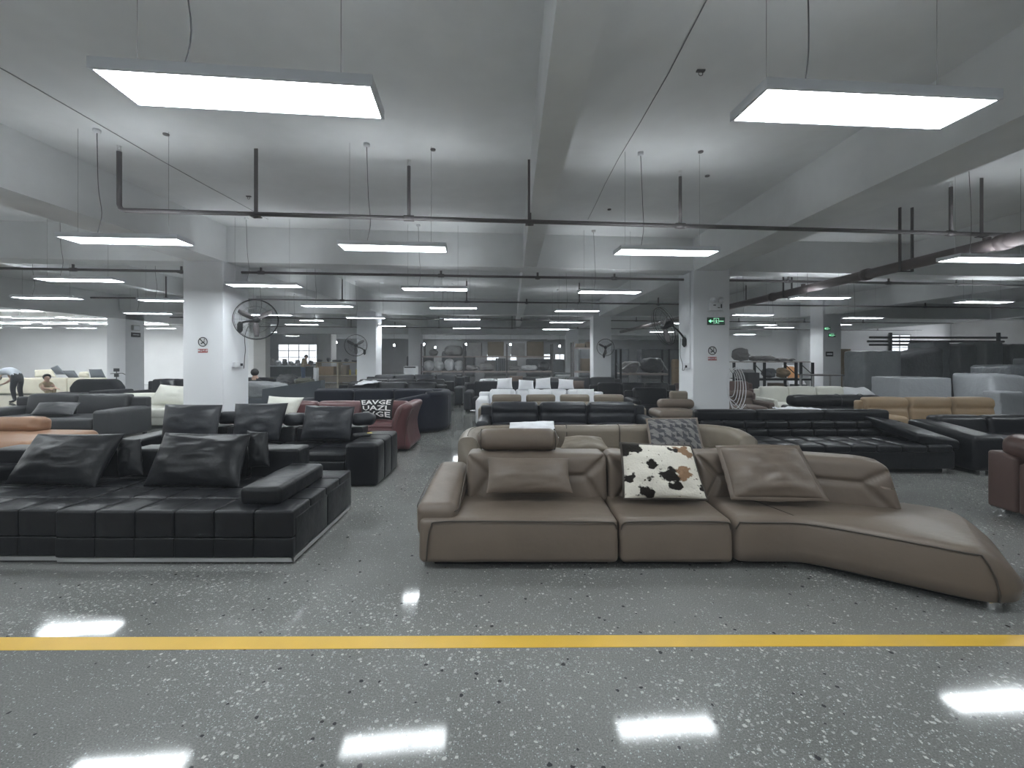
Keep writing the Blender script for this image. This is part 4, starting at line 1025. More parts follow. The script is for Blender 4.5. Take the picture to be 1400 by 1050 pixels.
# right arm: flares upward and outward, waisted near the floor
def flare(x, y, z):
    q = (z+0.40)/0.80; x += 0.10*(q-0.5)**2*4-0.05+0.10*max(0, q-0.55); 
    if q > 0.6: y -= 0.08*(q-0.6)
    return (x, y, z)
o = cushion('armrest', (-1.86, 7.86, 0.42), (0.26, 1.0, 0.78), 0.10, M_BURG, t, n=(5, 8, 10), k=4, puff=(0, 0.02, 0), deform=flare)
pip([(-1.95, 7.36, 0.20), (-1.93, 7.345, 0.5), (-1.84, 7.31, 0.74), (-1.80, 7.45, 0.80), (-1.80, 8.2, 0.80)], t, M_BROWN, 0.008, 'seam')
pip([(-1.80, 7.36, 0.05), (-1.78, 7.345, 0.35), (-1.72, 7.32, 0.60), (-1.66, 7.34, 0.72)], t, M_BROWN, 0.006, 'seam')
cushion('armrest', (-4.78, 7.95, 0.36), (0.34, 0.95, 0.50), 0.12, M_BURG, t, n=(5, 6, 6), k=4, deform=lambda x, y, z: (x-0.25*max(0, -y), y, z+0.22*y))
for (x, y) in ((-4.4, 7.5), (-2.0, 7.5), (-4.4, 8.2), (-2.0, 8.2)): box('foot', x-0.03, x+0.03, y-0.03, y+0.03, 0, 0.06, M_BLKM, t)
pillow('white_pillow', [at(371, 551, 8.05), at(419, 553, 8.05), at(405, 583, 7.9), at(362, 583, 7.9)], 0.16, M_WHITEL, 'ivory pillow at the end of the burgundy sofa', 'pillow', seed=51)
QC = [at(494, 557, 8.0), at(541, 556, 8.0), at(538, 585, 7.85), at(497, 584, 7.85)]
lp = pillow('letter_pillow', QC, 0.15, M_LET_K, 'black pillow printed with bold white block letters on the burgundy sofa', 'pillow', seed=52, amp=0.004, n=22)
fn = pillow_surface(QC, 0.15, 0.06)
a = Acc()
for (s, vy, sz, dx) in (('EAVGE', 0.60, 0.62, 0.0), ('UAZL', 0.0, 0.64, 0.03), ('EVGE', -0.60, 0.62, 0.02)):
    v, f = text_vf(s, 1.0, 1); xs = [p[0] for p in v]; ys = [p[1] for p in v]; wx = max(xs)-min(xs); wy = max(ys)-min(ys); mx_ = (max(xs)+min(xs))/2; my_ = (max(ys)+min(ys))/2
    bmt = bmesh.new(); bv = [bmt.verts.new(p) for p in v]
    for q in f:
        try: bmt.faces.new([bv[i] for i in q])
        except ValueError: pass
    bmesh.ops.triangulate(bmt, faces=bmt.faces[:]); bmesh.ops.subdivide_edges(bmt, edges=bmt.edges[:], cuts=2, use_grid_fill=True)
    bmt.verts.index_update(); out = []
    for q in bmt.verts:
        u = (q.co.x-mx_)/wx*1.78+dx; w_ = vy+(q.co.y-my_)/wy*0.50
        p, nr = fn(max(-0.97, min(0.97, u)), max(-0.95, min(0.95, w_)), 1); out.append(p+nr*0.011-lp.location)
    a.add(out, [tuple(vv.index for vv in q.verts) for q in bmt.faces]); bmt.free()
a.build('lettering', M_LET_W, lp)

# ---------------------------------------------------------------- navy sofa with a rounded tub end
t = thing('navy_sofa', 'navy velvet sofa with a high rounded tub end beside the aisle', 'sofa', (-3.3, 9.7, 0), world=True)
path = smooth_path([(-2.52, 9.25, 0), (-2.40, 9.22, 0), (-1.95, 9.26, 0), (-1.58, 9.5, 0), (-1.50, 9.9, 0), (-1.60, 10.2, 0), (-2.1, 10.32, 0), (-3.0, 10.32, 0), (-4.55, 10.32, 0)], 6)
sweep('backrest', path[14:], rr_section(0.24, 0.05, 0.86, 0.09), M_NAVY, t)
sweep('tub_end', path[:22], rr_section(0.26, 0.02, 0.80, 0.10), M_NAVY, t, top=lambda q: 0.78+0.24*min(1, q*1.6))
cushion('seat', (-3.1, 9.8, 0.25), (2.9, 0.95, 0.42), 0.06, M_NAVY, t, n=(6, 4, 3), puff=(0, 0, 0.02))
for i in range(3): cushion('back_cushion', (-4.1+0.92*i, 10.15, 0.62), (0.9, 0.2, 0.44), 0.06, M_NAVY, t, n=(5, 3, 5), puff=(0, 0.03, 0.01))
cushion('armrest', (-4.75, 9.9, 0.42), (0.3, 1.0, 0.46), 0.09, M_NAVY, t, n=(4, 5, 4))
for (x, y) in ((-4.7, 9.4), (-2.2, 9.35), (-4.7, 10.2), (-2.0, 10.2)): box('foot', x-0.03, x+0.03, y-0.03, y+0.03, 0, 0.05, M_BLKM, t)
# ---------------------------------------------------------------- black tufted sofa with headrests (right)
t = thing('headrest_sofa', 'black leather sofa with tufted back, three headrests and a wide slanting arm', 'sofa', (4.5, 6.5, 0), world=True)
XJ = [2.93, 3.92, 4.98, 6.02]; pr = {}
for i in range(3):
    w = XJ[i+1]-XJ[i]
    for j in range(3):
        for k in range(2):
            pad_local(t, pr, 'sb%d' % i, (XJ[i]+w*(j+0.5)/3, 6.15+0.36*k, 0.345), (w/3-0.004, 0.355, 0.10), (0, 0, 0.014), 0.035)
    for j in range(3):
        for k in range(2):
            pad_local(t, pr, 'bk%d' % i, (XJ[i]+w*(j+0.5)/3+0.02, 6.80+0.05*k, 0.435+0.115*k), (w/3-0.005, 0.12, 0.118), (0, 0.016, 0), 0.032)
    cushion('headrest', ((XJ[i]+XJ[i+1])/2-0.03, 7.02, 0.665), (w-0.008, 0.17, 0.19), 0.05, M_BLACK, t, n=(6, 3, 3), k=3, puff=(0, 0.01, 0.004))
cushion('base', (4.5, 6.5, 0.19), (3.15, 1.0, 0.26), 0.04, M_BLACK, t, n=(8, 3, 3), k=2, puff=(0, 0.01, 0))
cushion('back_frame', (4.45, 7.06, 0.36), (3.1, 0.14, 0.6), 0.03, M_BLACK, t, n=(4, 2, 3), k=2)
cushion('armrest', (3.08, 6.45, 0.47), (0.30, 0.75, 0.12), 0.04, M_BLACK, t, n=(4, 6, 3), k=3, puff=(0, 0, 0.012))
cushion('armrest', (5.86, 6.52, 0.50), (0.60, 1.0, 0.14), 0.04, M_BLACK, t, n=(4, 8, 3), k=3, puff=(0, 0, 0.015), deform=lambda x, y, z: (x, y, z+0.07*(y/0.5)-0.05*(x/0.3)))
box('shadow_plinth', 3.1, 6.0, 6.1, 7.0, 0, 0.07, M_SHADOW, t)
for (x, y) in ((6.0, 6.12), (3.1, 6.12), (6.0, 6.95)): box('foot', x-0.03, x+0.03, y-0.03, y+0.03, 0, 0.07, M_CHROME, t)

t = thing('corner_sofa', 'black leather sofa with a long low side arm beside the brown sofa', 'sofa', (7.7, 6.5, 0), world=True)
cushion('armrest', (6.47, 6.45, 0.31), (0.42, 1.05, 0.52), 0.06, M_BLACK, t, n=(4, 8, 5), k=3, puff=(0.008, 0.01, 0.012), deform=lambda x, y, z: (x, y, z+0.05*(y/0.5) if z > 0 else z))
cushion('base', (7.8, 6.5, 0.22), (2.4, 0.95, 0.34), 0.05, M_BLACK, t, n=(6, 3, 3))
for i in range(3): cushion('back_cushion', (6.98+0.80*i, 6.86, 0.50), (0.79, 0.24, 0.36), 0.07, M_BLACK, t, n=(6, 4, 5), puff=(0, 0.02, 0.01), deform=lambda x, y, z: (x, y+0.15*(z+0.18), z))
for i in range(3): cushion('seat_cushion', (6.98+0.80*i, 6.4, 0.38), (0.79, 0.72, 0.12), 0.04, M_BLACK, t, n=(5, 5, 3), puff=(0, 0, 0.015))
cushion('armrest', (9.1, 6.5, 0.31), (0.3, 1.05, 0.52), 0.06, M_BLACK, t, n=(4, 6, 4))
for (x, y) in ((6.42, 6.02), (6.5, 6.9), (9.0, 6.1)): box('foot', x-0.035, x+0.035, y-0.03, y+0.03, 0, 0.06, M_CHROME, t)

# brown leather armchair at the right edge
t = thing('brown_sofa', 'reddish brown leather sofa with a plump cushion over its side panel', 'sofa', (5.6, 3.9, 0), world=True)
cushion('side_panel', (5.08, 4.47, 0.34), (0.20, 0.27, 0.58), 0.03, M_BROWN, t, n=(2, 4, 6), k=3, puff=(0.008, 0.004, 0), deform=lambda x, y, z: (x, y, z-0.25*max(0, -y)*(z > 0)))
cushion('side_panel', (5.09, 3.83, 0.30), (0.20, 1.0, 0.50), 0.03, M_BROWN, t, n=(2, 6, 5), k=3, puff=(0.012, 0.004, 0))
cushion('seat', (5.75, 3.9, 0.30), (1.1, 1.1, 0.30), 0.06, M_BROWN, t, n=(5, 5, 3), k=3, puff=(0, 0, 0.03))
cushion('arm_cushion', (5.24, 4.02, 0.655), (0.44, 1.05, 0.23), 0.10, M_BROWN, t, n=(6, 10, 4), k=4, puff=(0, 0.02, 0.02), wrk=(0.02, 6, 3), deform=lambda x, y, z: (x, y, z+0.035*(y/0.5)))
cushion('backrest', (5.85, 4.48, 0.50), (1.3, 0.26, 0.6), 0.09, M_BROWN, t, n=(6, 3, 5), k=3, puff=(0, 0.02, 0))
for (x, y) in ((5.06, 4.52), (6.2, 4.5), (5.06, 3.45), (6.2, 3.45)): box('foot', x-0.03, x+0.05, y-0.04, y+0.04, 0, 0.06, M_CHROME, t, 0.005)

# ---------------------------------------------------------------- centre block behind the curved sofa
sofa('puffy_sofa', 'black leather sofa with three puffy folded back cushions behind the curved sofa', 0.90, 6.95, 2.95, 0.95, M_CHAR, 0.45, 0.80, 0.20, 0.58, (1, 1), 3, fold=True, puffy=0.05, gap=0.03)
sofa('headrest_sofa', 'taupe leather sofa with four low headrest cushions before the white sofa', 0.97, 8.45, 3.25, 0.95, M_TAUPE2, 0.42, 0.66, 0.18, 0.62, (1, 1), 4, head=0.17, gap=0.05)
sofa('white_sofa', 'white fabric sofa with loose white pillows', 0.72, 9.95, 3.1, 0.98, M_WHITEF, 0.42, 0.80, 0.28, 0.64, (1, 1), 3, 4, puffy=0.03)
for i, (px, py, w) in enumerate(((690, 527, 20), (719, 530, 20), (742, 526, 20), (773, 527, 20))):
    d = 10.95
    pillow('white_pillow', [at(px-w/2, py, d), at(px+w/2, py-1.5+3*(i % 2), d), at(px+w/2+1, py+14, d-0.12), at(px-w/2-1, py+14, d-0.12)], 0.14, M_WHITEF, 'small white pillow standing on top of the white fabric sofa back', 'pillow', 'white pillows on the white sofa', n=12, seed=60+i)
for i, (px, w) in enumerate(((685, 26), (738, 32), (800, 24))):
    d = 10.5
    pillow('white_pillow', [at(px-w/2, 533, d), at(px+w/2, 533, d), at(px+w/2+1, 556, d-0.16), at(px-w/2-1, 556, d-0.16)], 0.16, M_WHITEF, 'broad white pillow leaning on the white fabric sofa back', 'pillow', 'broad white pillows on the white sofa', n=12, seed=70+i)
sofa('dark_sofa', 'dark grey fabric sofa with loose dark cushions behind the white sofa', 0.2, 12.6, 3.2, 0.95, M_COALF, 0.42, 0.85, 0.25, 0.60, (1, 1), 3)
sofa('dark_sofa', 'charcoal sofa with brown cushions below the racks', 2.0, 15.2, 4.0, 0.95, M_GREYL, 0.42, 0.86, 0.25, 0.62, (1, 1), 4)
for i, (px, m) in enumerate(((706, M_MOCHA), (735, M_MOCHA), (762, M_GREYF), (790, M_MOCHA))):
    d = 15.9
    pillow('loose_pillow', [at(px-9, 521, d), at(px+9, 521, d), at(px+9, 532, d-0.15), at(px-9, 532, d-0.15)], 0.14, m, ['brown pillow on the charcoal sofa, farthest from the column fan', 'brown pillow in the middle of the charcoal sofa', 'slate pillow on the charcoal sofa below the racks', 'brown pillow on the charcoal sofa end near the column fan'][i], 'pillow', n=10, seed=80+i)

# ---------------------------------------------------------------- black seats beside the right column
sofa('tub_sofa', 'black leather sofa with a high side beside the small-fan column', 3.45, 11.7, 2.5, 0.95, M_BLACK, 0.42, 0.86, 0.24, 0.62, (1, 1), 3)
t = sofa('button_sofa', 'black button tufted leather armchair behind the brown recliner', 3.45, 10.25, 1.25, 0.9, M_BLACK, 0.42, 0.82, 0.20, 0.60, (1, 1), 1)
bt = None
for i in range(4):
    for j in range(2):
        v, f = lathe_vf([(0.012, 0), (0.022, 0.006), (0.022, 0.012)], 8)
        if bt is None: bt = mk('button', [(p[0], -p[2], p[1]) for p in v], f, M_BLACKD, t)
        else: q = bt.copy(); C.objects.link(q); q.parent = t; bt_ = q
        (bt if (i == 0 and j == 0) else q).location = (-0.32+0.21*i+0.05*(j % 2), 0.66+0.03*j, 0.60+0.12*j)
t = thing('recliner', 'taupe leather recliner with stacked layered cushions next to the signed column', 'armchair', (3.3, 8.8, 0), world=True)
cushion('base', (3.25, 8.75, 0.22), (0.72, 0.7, 0.36), 0.06, M_TAUPE, t, n=(4, 4, 3))
cushion('seat_cushion', (3.20, 8.70, 0.47), (0.80, 0.75, 0.17), 0.08, M_TAUPE, t, n=(5, 5, 3), k=4, puff=(0, 0.01, 0.03))
cushion('back_cushion', (3.35, 9.0, 0.64), (0.72, 0.26, 0.18), 0.08, M_TAUPE, t, n=(5, 4, 3), k=4, puff=(0, 0.02, 0.02))
cushion('headrest', (3.42, 9.02, 0.80), (0.36, 0.14, 0.20), 0.05, M_TAUPE2, t, n=(4, 3, 3), k=3)
for (x, y) in ((3.0, 8.5), (3.5, 8.5), (3.0, 9.0), (3.5, 9.0)): box('foot', x-0.03, x+0.03, y-0.03, y+0.03, 0, 0.06, M_BLKM, t)

# ---------------------------------------------------------------- right group
sofa('beige_sofa', 'beige leather sofa with a broad folded top before the wrapped furniture', 7.85, 7.6, 2.55, 0.9, M_BEIGE, 0.42, 0.83, 0.10, 0.5, (1, 0), 3, fold=True, gap=0.02)
t = thing('beige_footstool', 'beige leather folded footrest in front of the beige sofa', 'footrest', (6.3, 7.45, 0), world=True)
for (k, (z, dx)) in enumerate(((0.16, 0.0), (0.36, 0.03), (0.53, 0.06))): cushion('pad', (6.15+dx, 7.40, z), (0.72-0.04*k, 0.42, 0.20 if k else 0.30), 0.06, M_BEIGE, t, n=(4, 4, 3), k=3, puff=(0, 0.01, 0.01), deform=lambda x, y, z: (x+0.25*max(0, -z)*(x > 0), y, z-0.05*x))
sofa('ivory_sofa', 'ivory fabric sofa with three upright cushions beyond the black rolled sofa', 7.55, 10.75, 2.3, 0.95, M_WHITEL, 0.42, 0.82, 0.12, 0.55, (1, 0), 3, puffy=0.03)
t = thing('rolled_sofa', 'black leather sofa with a thick strapped roll along its back', 'sofa', (6.9, 9.3, 0), world=True)
cushion('base', (6.95, 9.35, 0.30), (2.0, 0.8, 0.50), 0.06, M_BLACK, t, n=(6, 4, 3))
rl = tube('back_roll', smooth_path([(5.92, 9.4, 0.66), (5.96, 9.4, 0.66), (6.4, 9.4, 0.665), (7.0, 9.4, 0.66), (7.84, 9.4, 0.655), (7.88, 9.4, 0.655)], 4), [0.05]+[0.12]*2+[0.135]*16+[0.125, 0.05], M_BLACK, t, 16) if False else cushion('back_roll', (6.9, 9.4, 0.665), (1.98, 0.30, 0.24), 0.118, M_BLACK, t, n=(16, 2, 2), k=4, puff=(0, 0.01, 0.01), wrk=(0.014, 6, 3))
for x in (6.95, 7.45): tube('strap', [(x, 9.4+0.165*math.cos(a), 0.665+0.137*math.sin(a)) for a in [2*PI*k/18 for k in range(18)]], 0.008, M_GREYL, t, 5, True)
for (x, y) in ((6.1, 9.05), (7.8, 9.05), (6.1, 9.65), (7.8, 9.65)): box('foot', x-0.03, x+0.03, y-0.03, y+0.03, 0, 0.06, M_BLKM, t)
sofa('brown_fabric_sofa', 'small brown fabric sofa beside the hanging white cable', 5.55, 10.3, 1.25, 0.9, M_MOCHA, 0.42, 0.75, 0.14, 0.52, (1, 1), 2, fold=True)
sofa('brown_fabric_sofa', 'dark red brown sofa below the black storage rack', 6.6, 13.6, 2.6, 0.9, M_BROWN, 0.42, 0.80, 0.18, 0.55, (1, 1), 3)
cloth('white_cloth', [(5.1, 8.6, 0.60), (5.9, 8.6, 0.58), (6.0, 8.2, 0.58), (5.0, 8.2, 0.58)], 'crumpled white cloth behind the tufted black sofa headrests', M_WHITEF, 0.05, 4)
t = thing('cloth_table', 'low dark bench under the crumpled white cloth', 'bench', (5.5, 8.4, 0)); box('top', -0.6, 0.6, -0.25, 0.25, 0.50, 0.545, M_GREYL, t)
for sx in (-1, 1):
    for sy in (-1, 1): box('leg', sx*0.52-0.02, sx*0.52+0.02, sy*0.2-0.02, sy*0.2+0.02, 0, 0.50, M_BLKM, t)

# ---------------------------------------------------------------- left group
t = thing('tan_sofa', 'tan leather sofa with a low round-edged seat behind the big black pillows', 'sofa', (-6.4, 5.7, 0), world=True)
cushion('base', (-6.8, 5.75, 0.20), (1.9, 0.95, 0.30), 0.07, M_TAN, t, n=(6, 5, 3), k=3)
cushion('seat', (-6.78, 5.70, 0.46), (1.98, 1.05, 0.24), 0.11, M_TAN, t, n=(8, 6, 3), k=4, puff=(0.01, 0.01, 0.03), wrk=(0.012, 5, 2))
cushion('back_cushion', (-7.08, 6.02, 0.66), (1.35, 0.28, 0.20), 0.09, M_TAN, t, n=(8, 4, 4), k=4, puff=(0, 0.02, 0.02), wrk=(0.02, 6, 4), deform=lambda x, y, z: (x, y, z+0.06*max(0, x-0.4)))
for (x, y) in ((-7.6, 5.35), (-6.0, 5.35), (-6.0, 6.1)): box('foot', x-0.03, x+0.03, y-0.03, y+0.03, 0, 0.06, M_BLKM, t)
sofa('grey_sofa', 'dark grey leather sofa with broad square arms before the ivory sofa', -8.85, 8.15, 2.75, 1.0, M_GREYL, 0.45, 0.84, 0.34, 0.60, (1, 1), 2, 2, puffy=0.03)
pillow('grey_pillow', [at(62, 563, 8.75), at(118, 563, 8.7), at(108, 580, 8.4), at(50, 580, 8.45)], 0.18, M_GREYL, 'dark grey leather pillow lying on the grey sofa seat', 'pillow', seed=90)
sofa('ivory_sofa', 'ivory leather sofa beside the column with the large fan', -8.15, 9.75, 2.9, 1.05, M_WHITEL, 0.45, 0.72, 0.14, 0.52, (1, 0), 2, 1, puffy=0.02)
pillow('ivory_pillow', [at(222, 531, 10.45), at(262, 534, 10.4), at(264, 560, 10.2), at(205, 558, 10.3)], 0.2, M_WHITEL, 'ivory pillow standing on the ivory leather sofa', 'pillow', seed=91)
t = thing('lounge_sofa', 'coal grey fabric lounge sofa with a sloping end near the showroom', 'sofa', (-12.6, 13, 0), world=True)
cushion('base', (-12.6, 13.0, 0.30), (2.2, 1.0, 0.48), 0.08, M_COALF, t, n=(6, 4, 3), k=3)
cushion('backrest', (-12.6, 13.35, 0.68), (1.5, 0.35, 0.50), 0.12, M_COALF, t, n=(8, 4, 4), k=4, deform=lambda x, y, z: (x*(1-0.25*max(0, z/0.25)), y, z))
cushion('armrest', (-11.85, 13.0, 0.55), (0.6, 0.9, 0.16), 0.07, M_COALF, t, n=(4, 4, 3), k=3)
for x in (-13.5, -11.7): box('foot', x-0.03, x+0.03, 12.6, 12.66, 0, 0.06, M_BLKM, t)
sofa('coal_sofa', 'coal fabric sofa with upright cushions in front of the showroom column', -10.05, 12.6, 2.3, 1.0, M_COALF, 0.45, 0.92, 0.2, 0.6, (1, 1), 2, 2, puffy=0.04)
pillow('coal_pillow', [at(218, 520, 12.9), at(240, 519, 12.9), at(242, 532, 12.7), at(219, 533, 12.7)], 0.16, M_CHAR, 'charcoal pillow on the coal fabric sofa', 'pillow', n=10, seed=92)
# showroom: cream sofa with pillows
t = thing('cream_sofa', 'long cream fabric sofa in the bright showroom', 'sofa', (-20.6, 19.5, 0), world=True)
XS = [-22.9, -20.9, -19.0, -17.2]
for i in range(3):
    cushion('back_panel', ((XS[i]+XS[i+1])/2, 18.9, 0.36), (XS[i+1]-XS[i]-0.01, 0.35, 0.68), 0.06, M_CREAM, t, n=(4, 3, 4), k=3)
    cushion('seat', ((XS[i]+XS[i+1])/2, 19.5, 0.25), (XS[i+1]-XS[i]-0.01, 0.95, 0.40), 0.05, M_CREAM, t, n=(4, 3, 3), k=3)
for (i, (q, m, lab)) in enumerate(((((50, 507), (75, 506), (80, 517), (50, 517)), M_CREAM, 'cream pillow on the cream showroom sofa'),
        (((72, 508), (82, 504), (93, 517), (80, 517)), M_GREYF, 'slate pillow standing on edge on the cream showroom sofa'),
        (((83, 507), (102, 507), (109, 517), (94, 517)), M_GREYF, 'slate pillow lying flat on the cream showroom sofa'),
        (((110, 511), (122, 510), (124, 518), (108, 518)), M_CREAM, 'small cream pillow near the end of the cream showroom sofa'),
        (((122, 506), (140, 506), (146, 518), (125, 518)), M_GREYF, 'slate pillow on the end of the cream showroom sofa'))):
    pillow('showroom_pillow', [at(*q[0], 19.0), at(*q[1], 19.0), at(*q[2], 18.85), at(*q[3], 18.85)], 0.2, m, lab, 'pillow', n=10, seed=100+i)
# phone tripod
t = thing('tripod', 'black phone tripod standing in the showroom', 'tripod', (-14.6, 16.2, 0))
for k in range(3):
    a = 2*PI*k/3+0.4; tube('leg', [(0, 0, 0.75), (0.26*math.cos(a), 0.26*math.sin(a), 0)], 0.014, M_BLKM, t, 6)
tube('mast', [(0, 0, 0.6), (0, 0, 1.08)], 0.013, M_BLKM, t, 6); box('phone', -0.1, 0.1, -0.02, 0.02, 1.06, 1.18, M_BLKP, t, 0.008); tube('handle', [(-0.22, 0, 0.98), (0.22, 0, 1.0), (0.32, 0, 0.95)], 0.012, M_BLKM, t, 6); box('control_box', -0.06, 0.06, -0.04, 0.04, 0.86, 0.98, M_BLKP, t, 0.006)

# ---------------------------------------------------------------- rows of black sofas behind the navy one
sofa('black_sofa', 'black leather sofa with three smooth upright cushions right behind the navy sofa', -3.15, 10.75, 2.9, 0.95, M_BLACK, 0.45, 0.93, 0.28, 0.60, (1, 1), 3, puffy=0.02)
sofa('black_sofa', 'black leather sofa second in the row behind the navy sofa', -3.35, 12.55, 3.2, 0.95, M_BLACK, 0.45, 0.92, 0.30, 0.55, (1, 1), 3, puffy=0.03)
sofa('black_sofa', 'black leather sofa third in the row behind the navy sofa', -3.3, 14.2, 3.4, 0.95, M_CHAR, 0.45, 0.98, 0.30, 0.62, (1, 1), 4, puffy=0.03)
sofa('black_sofa', 'black leather sofa at the end of the row, before the air cooler', -3.4, 16.6, 3.5, 0.95, M_BLACK, 0.45, 0.90, 0.30, 0.60, (1, 1), 3, puffy=0.02)
sofa('black_sofa', 'black leather sofa in the row before the showroom column', -9.3, 14.6, 2.0, 0.95, M_COALF, 0.45, 0.88, 0.25, 0.6, (1, 1), 2)
t = thing('olive_panel_sofa', 'dark grey fabric sofa seen from its tall plain side beside the navy sofa', 'sofa', (-5.6, 11.6, 0), world=True)
v = []; 
for y in (10.9, 11.15): v += [(-6.25, y, 0.02), (-4.75, y, 0.02), (-4.75, y, 1.02), (-6.2, y, 0.80)]
mk('back_panel', v, [(0, 1, 2, 3), (7, 6, 5, 4), (0, 4, 5, 1), (1, 5, 6, 2), (2, 6, 7, 3), (3, 7, 4, 0)], M_GREYF, t, False)
cushion('seat', (-5.5, 11.6, 0.26), (1.5, 0.9, 0.40), 0.06, M_GREYF, t, n=(4, 4, 3), k=3)
cushion('armrest', (-4.85, 11.6, 0.45), (0.22, 0.9, 0.5), 0.06, M_GREYF, t, n=(3, 4, 3), k=3)
t = thing('covered_sofa', 'sofa under a pale grey dust sheet beside the column', 'sofa', (-7.0, 12.2, 0), world=True)
cushion('seat', (-7.2, 12.3, 0.26), (1.6, 0.9, 0.46), 0.06, M_GREYF, t, n=(4, 4, 3), k=3)
cushion('dust_sheet', (-7.2, 12.4, 0.68), (1.6, 0.95, 0.44), 0.12, M_GREYWRAP, t, n=(14, 8, 6), k=4, wrk=(0.04, 5, 2), deform=lambda x, y, z: (x*(1-0.18*max(0, z/0.22)), y, z-0.10*max(0, x)))
cloth('speckled_cloth', [(-3.95, 11.62, 0.98), (-3.45, 11.62, 0.96), (-3.5, 11.3, 0.94), (-4.1, 11.3, 0.86)], 'speckled white and grey cloth thrown over a black sofa back', M_SACK, 0.03, 3)

# ================================================================== people (small, far)
def person(name, label, loc, chains, mats, hair=None, rz=0.0, head_c=None, face=(0, -1, 0)):
    """chains: list of [(x,y,z,r,material index)]; all chains start at an existing joint (shared by position)"""
    t = thing(name, label, 'person', loc, rz)
    pts = {}; V = []; R_ = []; MI = []; E = []
    for ch in chains:
        prev = None
        for (x, y, z, r, mi) in ch:
            k = (round(x, 3), round(y, 3), round(z, 3))
            if k not in pts: pts[k] = len(V); V.append((x, y, z)); R_.append(r); MI.append(mi)
            if prev is not None and prev != pts[k]: E.append((prev, pts[k]))
            prev = pts[k]
    me = bpy.data.meshes.new('body'); me.from_pydata(V, E, []); o = bpy.data.objects.new('body', me); C.objects.link(o)
    md = o.modifiers.new('skin', 'SKIN'); o.modifiers.new('sub', 'SUBSURF').levels = 2
    for i, sv in enumerate(me.skin_vertices[0].data): sv.radius = (R_[i], R_[i]); sv.use_root = (i == 0)
    dg = bpy.context.evaluated_depsgraph_get(); em = bpy.data.meshes.new_from_object(o.evaluated_get(dg))
    bpy.data.objects.remove(o); bpy.data.meshes.remove(me)
    em.name = 'body'; em.materials.clear()
    for m in mats: em.materials.append(m)
    VV = [Vector(p) for p in V]
    for p in em.polygons:
        c = p.center; best = 0; bd = 1e9
        for (a, b) in E:
            A, B = VV[a], VV[b]; d = B-A; q = max(0, min(1, (c-A).dot(d)/max(d.length_squared, 1e-9))); ds = (c-A-d*q).length
            if ds < bd: bd = ds; best = MI[b] if q > 0.3 else MI[a]
        p.material_index = best; p.use_smooth = True
    o = bpy.data.objects.new('body', em); link(o, t)
    if head_c:
        hc = Vector(head_c); fd = Vector(face).normalized()
        bm = bmesh.new(); bmesh.ops.create_uvsphere(bm, u_segments=14, v_segments=10, radius=0.118)
        for v_ in list(bm.verts):
            if v_.co.dot(fd) > 0.055 and v_.co.z < 0.085: bm.verts.remove(v_)
        hm = bpy.data.meshes.new('hair'); bm.to_mesh(hm); bm.free(); hm.materials.append(M_HAIR)
        for p in hm.polygons: p.use_smooth = True
        h = bpy.data.objects.new('hair', hm); h.location = hc-fd*0.012+Vector((0, 0, 0.02)); link(h, t)
    return t
def fingers(px, py, pz, dx, dy, dz, mi):
    d = Vector((dx, dy, dz)).normalized(); s = d.cross(Vector((0, 0, 1))); s = s.normalized() if s.length > 0.1 else Vector((1, 0, 0)); P = Vector((px, py, pz)); out = []
    for k in range(4):
        a = P+s*(k-1.5)*0.019; L = (0.065, 0.078, 0.072, 0.055)[k]
        out.append([(px, py, pz, 0.022, mi), (*(a+d*0.045), 0.010, mi), (*(a+d*(0.045+L*0.55)-Vector((0, 0, 0.008))), 0.0085, mi), (*(a+d*(0.045+L)-Vector((0, 0, 0.025))), 0.007, mi)])
    out.append([(px, py, pz, 0.022, mi), (*(P+s*0.035+d*0.01), 0.011, mi), (*(P+s*0.05+d*0.045), 0.008, mi)])
    return out
# bending man in the showroom: hips right, head hanging left
hip = (0, 0, 0.92)
ch = [[(*hip, 0.155, 1), (-0.12, 0, 1.06, 0.15, 0), (-0.34, 0, 1.14, 0.165, 0), (-0.52, 0, 1.10, 0.145, 0), (-0.62, 0, 1.00, 0.055, 2), (-0.68, 0, 0.92, 0.075, 2), (-0.74, 0, 0.80, 0.095, 2), (-0.76, 0.0, 0.72, 0.07, 2)]]
for s in (-1, 1):
    ch.append([(*hip, 0.155, 1), (0.0, s*0.10, 0.82, 0.105, 1), (-0.05, s*0.11, 0.48, 0.075, 1), (0.03, s*0.11, 0.10, 0.05, 1), (-0.05, s*0.12, 0.045, 0.045, 3), (-0.16, s*0.12, 0.035, 0.035, 3)])
    ch.append([(-0.52, 0, 1.10, 0.145, 0), (-0.50, s*0.17, 1.04, 0.07, 0), (-0.44, s*0.20, 0.80, 0.048, 2), (-0.62, s*0.14, 0.66, 0.035, 2), (-0.70, s*0.12, 0.63, 0.025, 2)])
    ch += fingers(-0.70, s*0.12, 0.63, -1, 0, -0.3, 2)
person('person', 'person in a pale shirt and dark trousers bending forward in the showroom', (-17.35, 15.4, 0), ch, [M_SHIRTW, M_TROUSK, M_SKIN, M_BLKP], head_c=(-0.73, 0, 0.84), face=(-0.6, -0.1, -0.8))
t = thing('cloth_bundle', 'pink cloth lying on a white packing table in front of the bending person', 'cloth', (-18.15, 15.3, 0.62), world=True)
cushion('cloth', (-18.5, 15.3, 0.74), (0.5, 0.5, 0.24), 0.11, M_SHIRTP, t, n=(8, 6, 4), k=3, wrk=(0.05, 6, 2))
t = thing('packing_table', 'low white packing table in front of the bending person', 'table', (-19.0, 15.3, 0)); box('top', -0.9, 0.72, -0.45, 0.45, 0.57, 0.62, M_WHITEF, t)
